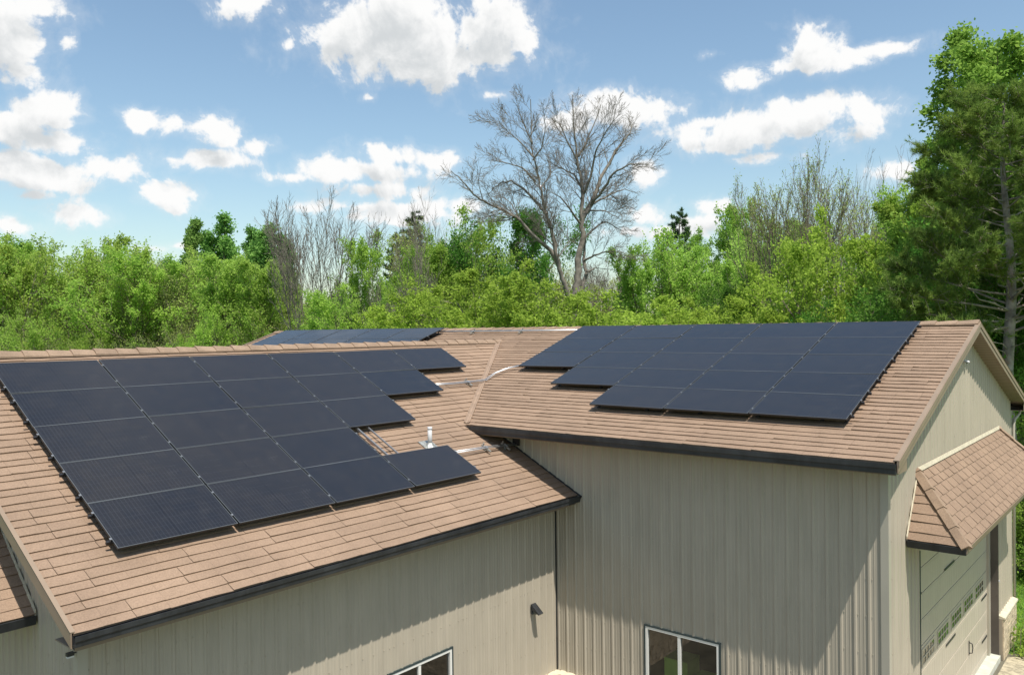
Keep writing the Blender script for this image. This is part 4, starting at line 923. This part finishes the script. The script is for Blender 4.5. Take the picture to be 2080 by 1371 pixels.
make_kind('bright', 5, 10, .16, [(8, .07, .0, 14, .12, 1.0, .58), (6, .13, .04, 7, .2, .75, .5), (5, .16, .03, 5, .2, .7, .5), (4, .2, .0, 0, 0, 0, 0)], 48000, .13, .14, 'bright', stems=2, stemsp=.3)
make_kind('dark', 6, 10, .17, BL, 48000, .17, .14, 'dark', stems=2, stemsp=.2)
make_kind('tall', 15, 20, .26, [(12, .04, .02, 22, .2, .75, .36), (7, .10, .06, 8, .2, .7, .46), (5, .14, .06, 6, .2, .7, .5), (4, .18, .0, 0, 0, 0, 0)], 80000, .17, .19, 'green', stems=1)
PO = [(10, .03, .04, 24, .10, .55, .27), (5, .08, .16, 7, .2, .5, .42), (4, .12, .16, 5, .2, .5, .5), (3, .2, .1, 0, 0, 0, 0)]
TAPER[:] = [.85, .0]
make_kind('poplar', 7, 10, .16, PO, 26000, .12, .14, 'poplar')
make_kind('poplar2', 8, 10, .16, PO, 46000, .13, .14, 'poplar', stems=7, stemsp=.20)
TAPER[:] = [.55, .35]
BARE = [(8, .05, .06, 11, .18, .42, .62), (7, .09, .10, 8, .15, .5, .5), (5, .12, .09, 5, .15, .5, .5), (4, .14, .05, 0, 0, 0, 0)]
FAN = [(9, .035, .03, 10, .48, .42, .46), (7, .07, .10, 9, .12, .45, .5), (5, .10, .09, 5, .15, .5, .5), (4, .14, .05, 0, 0, 0, 0)]
make_kind('bare', 9, 10, .11, FAN, 0, 0, 0, None, 'barkpale', stems=6, stemsp=.34)
make_kind('bare2', 10, 10, .15, BARE, 0, 0, 0, None, 'barkpale', stems=2, stemsp=.2)
make_kind('sparse', 11, 10, .14, FAN, 7500, .10, .07, 'olive', 'bark', stems=4, stemsp=.34, clear=5.5)
BU = [(6, .12, .0, 11, .05, 1.0, .7), (5, .15, .03, 8, .1, .8, .55), (4, .2, .0, 5, .2, .7, .5), (3, .2, .0, 0, 0, 0, 0)]
make_kind('bush', 12, 9, .10, BU, 40000, .17, .17, 'green', stems=3, stemsp=.5)
make_kind('bush2', 13, 9, .10, BU, 36000, .17, .17, 'spring', stems=3, stemsp=.5)
make_kind('shrub', 16, 3.5, .05, [(5, .12, .0, 9, .05, 1.0, .75), (5, .15, .03, 7, .1, .8, .55), (4, .2, .0, 0, 0, 0, 0)], 30000, .16, .09, 'green', stems=4, stemsp=.6)
make_kind('brush', 14, 9, .09, [(6, .12, .0, 12, .05, .8, .6), (5, .16, .0, 8, .1, .8, .55), (4, .2, -.03, 0, 0, 0, 0)], 9000, .2, .12, 'olive', 'barkpale', stems=5, stemsp=.45)

def place(key, u, D, vtop, label, group, name='tree', cat='tree', wide=1.0, rz=None, leaf=None):
    """stand a tree on the ground in the direction of photo column u at depth D, tall enough to reach row vtop"""
    tm, cm_, hh = TREE[key]; P = CAM + D * (c_f + (u - 1040) / FPX * c_r)
    d = c_f - (vtop - 685.5) / FPX * c_u; H = CAM[2] + D * (d[2] + (u - 1040) / FPX * c_r[2]) - G; s = H / hh
    o = thing(name, label, cat, (P[0], P[1], G), group, rng.uniform(0, 6.28) if rz is None else rz); o.scale = (s * wide, s * wide, s)
    q = bpy.data.objects.new('trunk', tm); COL.objects.link(q); q.parent = o
    if cm_:
        q = bpy.data.objects.new('crown', cm_); COL.objects.link(q); q.parent = o
        if leaf: q.material_slots[0].link = 'OBJECT'; q.material_slots[0].material = LEAF[leaf]
    return o
WG = 'woodland trees behind the building'; BGp = 'bare trees in the woodland'
T = [
 # left wood edge, front row
 ('spring', -45, 70, 486, 'light green tree cut by the left picture edge', .72), ('spring', 95, 74, 478, 'tall airy light green tree with dark forked trunk near the left edge', .80),
 ('green', 20, 82, 500, 'greener tree just right of the left picture edge', .8), ('spring2', 175, 78, 522, 'light green tree right of the dark forked trunk', .8),
 ('green', 240, 72, 524, 'fuller mid green tree left of the two poplars', .85), ('spring2', 300, 76, 522, 'light green tree under the gap left of the narrow poplar', .8),
 ('olive', 372, 74, 545, 'thin olive tree in front of the narrow poplar', .8), ('spring', 455, 72, 536, 'light green tree with dark trunk in front of the broad poplar', .85),
 ('spring', 545, 70, 545, 'light green tree left of the fan shaped bare tree', .8), ('olive', 610, 74, 600, 'dull olive tree at the foot of the fan shaped bare tree', .9),
 ('poplar', 383, 94, 454, 'narrow dark green poplar standing alone above the left wood', 1.0), ('poplar2', 498, 98, 448, 'broad dark green poplar clump with several tops', 1.3),
 ('poplar2', 548, 98, 470, 'dark green poplar sloping down on the right of the broad clump', 1.0), ('poplar', 590, 96, 486, 'shorter poplar beside the fan shaped bare tree', 1.2),
 ('dark', 130, 96, 515, 'darker tree behind the airy tree at the left', 1.0), ('dark', 330, 90, 545, 'darker tree behind the gap left of the narrow poplar', 1.0),
 # middle
 ('green', 768, 64, 480, 'fresh green tree between the two fan shaped bare trees', .55), ('green', 700, 57, 585, 'low green tree under the first bare tree', .75),
 ('dark', 775, 70, 560, 'green tree at the foot of the second bare tree', .8), ('olive', 880, 80, 470, 'thin olive tree behind the second bare tree', .8),
 ('green', 945, 76, 430, 'tall green tree left of the great bare tree', .62), ('dark', 1010, 78, 436, 'darker tall tree just behind the low limb of the great bare tree', .62),
 ('bright', 1015, 52, 548, 'vivid yellow green tree left of the great bare trunk', .95), ('bright', 930, 54, 600, 'vivid low yellow green tree beside the far roof ridge', .85),
 ('olive', 1090, 84, 520, 'thin olive tree behind the great bare trunk', .9), ('olive', 1215, 86, 560, 'thin grey olive tree right of the great bare trunk', .9),
 # right of the great bare tree
 ('spring', 1345, 64, 500, 'light green tree with pale bent stem right of the great bare tree', .8), ('spring2', 1425, 66, 474, 'light green tree standing before the small spruce', .85),
 ('bright', 1290, 48, 606, 'low yellow green tree touching the top of the panels', 1.1), ('bright', 1440, 46, 612, 'low yellow green tree above the middle panels', 1.0),
 ('green', 1500, 72, 440, 'green tree left of the grey half bare tree', .62), ('spring', 1575, 76, 432, 'pale green tree behind the grey half bare tree', .8),
 ('dark', 1560, 56, 565, 'mid green tree low between the panels and the half bare tree', .9), ('spring', 1690, 84, 440, 'pale green tree behind the stems of the half bare tree', .8),
 ('dark', 1640, 50, 620, 'low green tree in front of the half bare tree stems', .9),
 ('bright', 1760, 44, 432, 'vivid maple like tree with dark arching limb left of the pine', .74), ('green', 1820, 48, 392, 'tall fresh green tree partly behind the pine', .62),
 ('dark', 1735, 40, 590, 'low shaded green tree above the right end of the panels', .8), ('tall', 1880, 46, 345, 'cool green tree showing through the left side of the pine', .9),
 ('dark', 1880, 33, 560, 'deep green shaded tree at the lower left of the pine', .75), ('dark', 1965, 31, 540, 'deep green shaded tree behind the roof peak', .8),
 ('dark', 2040, 36, 430, 'deep green tree behind the pine trunk', .7), ('tall', 2092, 35, 50, 'towering green tree rising above the pine at the right edge', .95),
 ('tall', 2005, 38, 215, 'tall green tree behind the upper left of the pine', .66), ('dark', 2130, 34, 470, 'deep green tree at the right picture edge below the pine', .8),
]
for key, u, D, vt, lab, wd in T: place(key, u, D, vt - (14 if u < 600 and key[:3] != 'pop' else 0), lab, WG, wide=wd * (.95 if key[:3] == 'pop' else 1.3 if u < 1300 else 1.15))
for key, u, D, vt, lab, wd in [
 ('bare', 655, 62, 400, 'fan shaped leafless grey tree above the far left panels', .80), ('bare2', 842, 66, 375, 'leafless grey tree with upright twigs before the dark spruce', .62),
 ('bare2', 915, 78, 404, 'slender leafless tree behind the green tree left of the great bare tree', .6), ('bare', 1240, 84, 520, 'low haze of bare twigs right of the great bare trunk', 1.0),
 ('bare2', 1768, 58, 300, 'leafless upright tree right of the half bare tree', .62), ('bare2', 1100, 70, 560, 'dead brush stems left of the great bare trunk', .9),
 ('bare', 820, 60, 560, 'low tangle of dead stems at the foot of the second bare tree', .8), ('bare2', 1715, 60, 322, 'leafless slender tree just left of the upright one', .45),
 ('sparse', 1668, 54, 345, 'half bare tree with grey stems and tiny new leaves', .80), ('sparse', 1590, 56, 325, 'half bare leaning tree with tiny new leaves left of the grey one', .62)]:
    place(key, u, D, vt, lab, BGp, wide=wd)
# understory
rb = random.Random(77)
for k in range(48):
    u = -60 + 2000 * k / 48 + rb.uniform(-14, 14); D = rb.uniform(66, 82); key = rb.choice(['bush', 'bush2', 'bush2', 'brush', 'brush'])
    place(key, u, D, rb.uniform(630, 682), 'leafy understory bush filling the edge of the wood', 'understory bushes along the wood edge', 'understory_bush', 'bush', wide=rb.uniform(.55, .85))
for k, (x, y, h, key) in enumerate([(5.2, 15.6, 3.3, 'shrub'), (7.0, 16.2, 3.6, 'shrub'), (3.4, 16.4, 3.8, 'shrub'), (8.8, 17.0, 3.6, 'shrub'), (6.2, 18.0, 5.5, 'shrub'), (10.5, 18, 4.5, 'shrub')]):
    tm, cm_, hh = TREE[key]; o = thing('shrub', ['rounded green shrub on the lawn beyond the gable corner', 'bright green shrub on the lawn at the right picture edge', 'green shrub hidden mostly behind the gable corner', 'green shrub beyond the right picture edge', 'taller green shrub behind the lawn shrubs', 'loose light green shrub beyond the right edge'][k], 'shrub', (x, y, G), 'shrubs on the lawn behind the hall', k * 1.3); s = h / hh; o.scale = (s * 1.1, s * 1.1, s)
    for nm, me in (('trunk', tm), ('crown', cm_)):
        q = bpy.data.objects.new(nm, me); COL.objects.link(q); q.parent = o
# climbing weeds at the stone end
rs = np.random.default_rng(5); c = []
for k in range(26):
    bx, by = 7.05 + rs.uniform(0, .45), 6.75 + rs.uniform(0, 1.9); hh = rs.uniform(.35, 1.0) * (1.1 if bx < 7.2 else .6)
    for q in range(46): t_ = rs.uniform(0, 1); c.append((bx + rs.normal() * .09, by + rs.normal() * .11, G + t_ * hh))
v, f = leaves(np.array(c), None, np.full(len(c), .075), rs, 1.4); plant = thing('wall_plant', 'leafy green plants growing against the stone base of the gable', 'plant', (0, 0, 0))
q = bpy.data.objects.new('foliage', npmesh('wall_plant_foliage', v, f, LEAF['green'])); COL.objects.link(q); q.parent = plant
mb = MB(); rr = random.Random(2)
for k in range(20): x, y = 7.05 + rr.uniform(0, .4), 6.8 + rr.uniform(0, 1.8); mb.tube([(x, y, G), (x + rr.uniform(-.05, .05), y + rr.uniform(-.05, .05), G + rr.uniform(.3, .8))], .006, 4)
mb.build('stem', M_['bark'], plant)
# grass on the strip of lawn that shows
rs = np.random.default_rng(8); n = 26000; x = rs.uniform(4.5, 12, n); y = rs.uniform(8.6, 17, n); kk = (x < 7.0) | (y > 7.0); x, y = x[kk], y[kk]; n = len(x)
hh = rs.uniform(.04, .10, n); an = rs.uniform(0, 6.28, n); wd_ = .012
V = np.stack([np.stack([x - wd_ * np.cos(an), y - wd_ * np.sin(an), np.full(n, G - .01)], 1), np.stack([x + wd_ * np.cos(an), y + wd_ * np.sin(an), np.full(n, G - .01)], 1), np.stack([x + rs.normal(size=n) * .03, y + rs.normal(size=n) * .03, G + hh], 1)], 1).reshape(-1, 3)
q = bpy.data.objects.new('grass', npmesh('grass', V, np.arange(n * 3).reshape(n, 3), LEAF['grass'])); COL.objects.link(q); q['kind'] = 'stuff'; q['label'] = 'short green grass on the lawn behind the hall'; q['category'] = 'grass'

# far wood closing the gaps behind the nearer trees: one mass
rs = np.random.default_rng(21); C_ = []
for u in np.arange(-260, 2400, 16):
    D = rs.uniform(112, 135); P = CAM + D * (c_f + (u - 1040) / FPX * c_r); top = 10.5 + 2.2 * math.sin(u * .013) + 1.5 * math.sin(u * .041 + 1) + rs.uniform(-1.2, 1.2)
    m_ = 420; q = rs.normal(size=(m_, 3)) * np.array([1.5, 1.5, 1]); zz = rs.uniform(0, 1, m_) ** .8 * top; C_.append(np.stack([P[0] + q[:, 0], P[1] + q[:, 1], G + zz], 1))
C_ = np.concatenate(C_); v, f = leaves(C_, None, np.full(len(C_), .55), rs, 1.6)
q = bpy.data.objects.new('far_woods', npmesh('far_woods', v, f, LEAF['olive'])); COL.objects.link(q); q['kind'] = 'stuff'; q['label'] = 'dense far woodland closing the gaps behind the nearer trees'; q['category'] = 'woods'

# --- the great bare tree: limbs follow the photograph's skeleton at one distance, spread in depth
DB = 60.0
def at(u, v, dd=0.0): return CAM + (DB + dd) * (c_f + (u - 1040) / FPX * c_r - (v - 685.5) / FPX * c_u)
def zz(pts, d0, d1):
    n = len(pts); return [at(900 + x / 2.742, 180 + y / 2.742, d0 + (d1 - d0) * k / (n - 1)) for k, (x, y) in enumerate(pts)]
base = at(1160, 905); base[2] = G
limbs = [  # points in the enlarged crop, start/end depth, start/end radius
 ([(712, 1985), (714, 1600), (716, 1330), (730, 1180)], 0, 0, .52, .42),
 ([(730, 1180), (752, 1080), (752, 950), (775, 840), (772, 700), (778, 560), (748, 400), (732, 250), (722, 60)], 0, .5, .34, .025),
 ([(728, 1200), (775, 1110), (795, 1040), (785, 950), (790, 820)], .4, 1.5, .22, .08),
 ([(715, 1210), (690, 1130), (652, 1030), (632, 920), (600, 790), (560, 650), (532, 500), (492, 330), (487, 60)], -.2, -2, .23, .025),
 ([(645, 985), (600, 905), (540, 850), (430, 735), (330, 670), (250, 640), (170, 590), (110, 520), (45, 460)], -.5, -4, .19, .025),
 ([(575, 700), (520, 630), (450, 560), (380, 515), (320, 525), (250, 590)], -1.5, 1.5, .14, .02),
 ([(775, 720), (830, 640), (880, 500), (960, 350), (1030, 260), (1062, 190)], .3, 3, .22, .025),
 ([(810, 660), (870, 590), (950, 470), (1040, 420), (1150, 425)], .8, -2.5, .15, .02),
 ([(778, 850), (830, 790), (900, 740), (1000, 790)], .3, 3.5, .10, .018),
 ([(772, 760), (720, 690), (650, 600), (600, 580)], .3, -3, .10, .02),
 ([(775, 560), (730, 480), (650, 440), (580, 400)], .4, 3, .10, .018),
 ([(752, 410), (700, 310), (650, 200), (600, 170)], .4, -1, .08, .016),
 ([(755, 380), (800, 290), (850, 180), (880, 90)], .4, 2, .09, .016),
 ([(770, 620), (820, 500), (850, 350), (900, 250), (960, 170)], .4, -2, .12, .018),
 ([(515, 520), (440, 440), (340, 410), (250, 400)], -1.5, -3, .08, .016),
 ([(500, 380), (430, 300), (360, 240), (310, 180)], -1.8, -.5, .07, .015),
 ([(500, 400), (550, 330), (570, 220), (560, 140)], -1.8, -3, .06, .015),
 ([(495, 300), (450, 200), (410, 90)], -1.9, -1, .06, .014),
 ([(540, 560), (600, 480), (590, 380)], -1.4, .5, .07, .015),
 ([(785, 960), (840, 930), (900, 910), (980, 905), (1050, 940)], .6, -2, .09, .016),
 ([(800, 1020), (850, 1000), (950, 1010)], .6, 2.5, .06, .014),
 ([(840, 640), (930, 590), (1010, 560), (1090, 590)], .6, 3.5, .09, .016),
 ([(820, 680), (900, 680), (980, 720)], .6, -1, .07, .015),
 ([(430, 735), (380, 640), (330, 600)], -2, 0, .06, .014), ([(220, 620), (200, 540), (190, 450)], -3.2, -3.5, .04, .012),
 ([(640, 940), (700, 860), (690, 760)], -.5, .5, .06, .014), ([(620, 880), (560, 820), (500, 700)], -.6, 2, .06, .014),
]
rs = np.random.default_rng(31); out = []; tips = []
SUBS = [(6, .08, .05, 9, .12, .5, .52), (5, .12, .04, 7, .1, .6, .5), (4, .16, .0, 0, 0, 0, 0)]
for k, (pts, d0, d1, r0, r1) in enumerate(limbs):
    Pp = np.array(zz(pts, d0, d1)); n = len(Pp); tt = np.linspace(0, 1, (n - 1) * 4 + 1) * (n - 1); Q = np.array([np.array([np.interp(t_, range(n), Pp[:, a_]) for a_ in range(3)]) for t_ in tt])
    Q[1:-1] += rs.normal(size=(len(Q) - 2, 3)) * min(.035, r0 * .2)
    if k == 0: Q[0][2] = G - .2
    R = r0 + (r1 - r0) * np.linspace(0, 1, len(Q)) ** .8; out.append((Q, R, 10 if r0 > .2 else 6))
    if k == 0 or k == 2: continue
    total = np.linalg.norm(np.diff(Q, axis=0), axis=1).sum(); nsub = int(total * 2.1)
    for c in range(nsub):
        t_ = rs.uniform(.18, 1.0) if k not in (1, 3) else rs.uniform(.35, 1.0); i = min(int(t_ * (len(Q) - 1)), len(Q) - 2); p = Q[i]; dd = Q[i + 1] - Q[i]; dd /= np.linalg.norm(dd)
        e = rs.normal(size=3); e -= dd * (e @ dd); e /= np.linalg.norm(e); th = rs.uniform(.45, .95); nd = dd * math.cos(th) + e * math.sin(th)
        ln = rs.uniform(1.3, 3.2) * (1.15 - .5 * t_); rr_ = min(R[i] * .5, .022 + .013 * ln)
        m_ = [(5, .10, .05, 9, .15, .55, .5), (4, .14, .02, 0, 0, 0, 0)] if ln < 1.7 else SUBS
        sub = []; grow(rs, p, nd, ln, max(rr_ * .8, .012), 0, m_, sub, tips); out += [(a_, np.maximum(b_, .0075), 4 if j == 0 else 3) for j, (a_, b_, c_) in enumerate(sub)]
big = thing('bare_tree', 'great leafless tree with two tall stems and a long low left limb', 'tree', (base[0], base[1], G), BGp)
main_ = [b for b in out if b[2] >= 5]; twig = [b for b in out if b[2] < 5]
for nm, bb in (('trunk', main_), ('crown', twig)):
    v, f = tubes_np(bb, 0); v = v - np.array([base[0], base[1], G]); q = bpy.data.objects.new(nm, npmesh('great_bare_' + nm, v, f, M_['barkpale'])); COL.objects.link(q); q.parent = big

# --- conifers
def needles(rs, pos, dirs, L, per, w):
    n = len(pos); P_ = np.repeat(pos, per, 0); D_ = np.repeat(dirs, per, 0); a = D_ * .9 + rs.normal(size=(n * per, 3)) * .75; a /= np.linalg.norm(a, axis=1, keepdims=True); b = np.cross(a, rs.normal(size=(n * per, 3))); b /= np.linalg.norm(b, axis=1, keepdims=True)
    l_ = L * rs.uniform(.7, 1.15, n * per)[:, None]; st = P_ + D_ * rs.uniform(-.06, .10, n * per)[:, None]
    V = np.stack([st - b * w, st + b * w, st + a * l_], 1).reshape(-1, 3); return V, np.arange(len(V)).reshape(-1, 3)
def pine(label, u, D, vtop, group, uoff, reach, zc, nl, dens, lf='pine', key=0, bend=True, needle=(.16, 16, .010)):
    rs = np.random.default_rng(100 + key); Pb = CAM + D * (c_f + (u - 1040) / FPX * c_r); d = c_f - (vtop - 685.5) / FPX * c_u; H = CAM[2] + D * d[2] - G
    o = thing('pine_tree', label, 'tree', (Pb[0], Pb[1], G), group); br = []; n = 14
    tp = np.array([[(.12 * math.sin(k * .9) + uoff * (k / n) * 1.0) * c_r[0] * bend, (.12 * math.sin(k * .9) + uoff * (k / n)) * c_r[1] * bend, H * k / n - .1] for k in range(n + 1)]); r0 = H * .0165; tr = r0 * (1 - np.linspace(0, 1, n + 1)) ** .75 + .015
    br.append((tp, tr, 10)); pos = []; dr = []
    for k in range(nl):
        t_ = zc + (1 - zc) * (k + rs.uniform(0, 1)) / nl; x = t_ * n; i = min(int(x), n - 1); p = tp[i] * (1 - x + i) + tp[i + 1] * (x - i); an = k * 2.4 + rs.uniform(-.4, .4)
        ln = reach(t_) * rs.uniform(.72, 1.1); dv = np.array([math.cos(an), math.sin(an), rs.uniform(-.05, .35)]); dv /= np.linalg.norm(dv); pts = [p]; m = 6
        for q in range(m): dv = dv + rs.normal(size=3) * .09 + np.array([0, 0, .05]); dv /= np.linalg.norm(dv); pts.append(pts[-1] + dv * ln / m)
        pts = np.array(pts); br.append((pts, np.linspace(max(.02, tr[i] * .28), .012, m + 1), 5))
        for q in range(int(dens * ln)):
            s_ = rs.uniform(.28, 1.0) ** .8; y = s_ * m; j = min(int(y), m - 1); b0 = pts[j] * (1 - y + j) + pts[j + 1] * (y - j); td = dv * .6 + rs.normal(size=3) * .65 + np.array([0, 0, .35]); td /= np.linalg.norm(td)
            tl = rs.uniform(.25, .75) * min(1, ln / 2.2) * (1.3 - .5 * s_); e = b0 + td * tl; br.append((np.array([b0, (b0 + e) / 2 + rs.normal(size=3) * .03, e]), np.array([.012, .009, .006]), 3))
            for w_ in range(5): f_ = .35 + .65 * w_ / 4; pos.append(b0 + (e - b0) * f_ + rs.normal(size=3) * .035); nd = td + np.array([0, 0, .5]) + rs.normal(size=3) * .35; dr.append(nd / np.linalg.norm(nd))
    return o, br, np.array(pos), np.array(dr), tp, tr, H, rs, needle
def finish(o, br, pos, dr, rs, needle, lf, bark='barkpine', key=''):
    v, f = tubes_np(br, 0); q = bpy.data.objects.new('trunk', npmesh('pine_trunk' + key, v, f, M_[bark])); COL.objects.link(q); q.parent = o
    v, f = needles(rs, pos, dr, *needle); q = bpy.data.objects.new('crown', npmesh('pine_crown' + key, v, f, LEAF[lf])); COL.objects.link(q); q.parent = o
o, br, pos, dr, tp, tr, H, rs, nd = pine('tall pine with grey curving trunk beside the roof peak', 2056, 28, 205, WG, -.2, lambda t_: .8 + 3.3 * math.sin(min(1, (1.06 - t_) / .50) * 1.5), .50, 74, 17, key=1, needle=(.19, 17, .010))
for (u_, v_, u2, v2, r_) in [(2046, 627, 1975, 590, .05), (2046, 605, 2040, 570, .03), (2045, 660, 1990, 653, .022), (2045, 645, 2005, 640, .02), (2044, 705, 2008, 690, .022), (2058, 640, 2085, 625, .04), (2058, 700, 2085, 690, .02), (2050, 725, 2020, 705, .02), (2043, 520, 2000, 512, .03), (2058, 530, 2082, 512, .03), (2060, 600, 2085, 590, .03)]:
    a_ = CAM + 28 * (c_f + (u_ - 1040) / FPX * c_r - (v_ - 685.5) / FPX * c_u); b_ = CAM + (28 - 1.2) * (c_f + (u2 - 1040) / FPX * c_r - (v2 - 685.5) / FPX * c_u)
    l0 = np.array(o.location[:]); k_ = int(np.clip((a_[2] - G) / H * 14, 0, 13)); st = tp[k_] + (tp[k_ + 1] - tp[k_]) * ((a_[2] - G) / H * 14 - k_); e = b_ - l0; br.append((np.array([st, st * .6 + e * .4 + rs.normal(size=3) * .05, st * .25 + e * .75 + rs.normal(size=3) * .07, e]), np.array([r_, r_ * .75, r_ * .5, .006]), 5))
finish(o, br, pos, dr, rs, nd, 'pine', 'barkpine', '_a')
for j, (u_, D_, v_, lab, rad) in enumerate([(848, 84, 430, 'dark spruce behind the second leafless tree', 2.6), (812, 86, 470, 'smaller dark spruce left of the dark spruce', 2.2), (1384, 88, 432, 'small dark spruce top above the light green trees', 2.6)]):
    o, br, pos, dr, tp, tr, H, rs, nd = pine(lab, u_, D_, v_, WG, 0, lambda t_, rad=rad: .35 + rad * (1.0 - t_) ** .8 * 1.9, .52, 64, 7, key=5 + j, needle=(.34, 7, .035)); o.name = 'spruce_tree'
    finish(o, br, pos, dr, rs, nd, 'spruce', 'bark', '_s%d' % j)
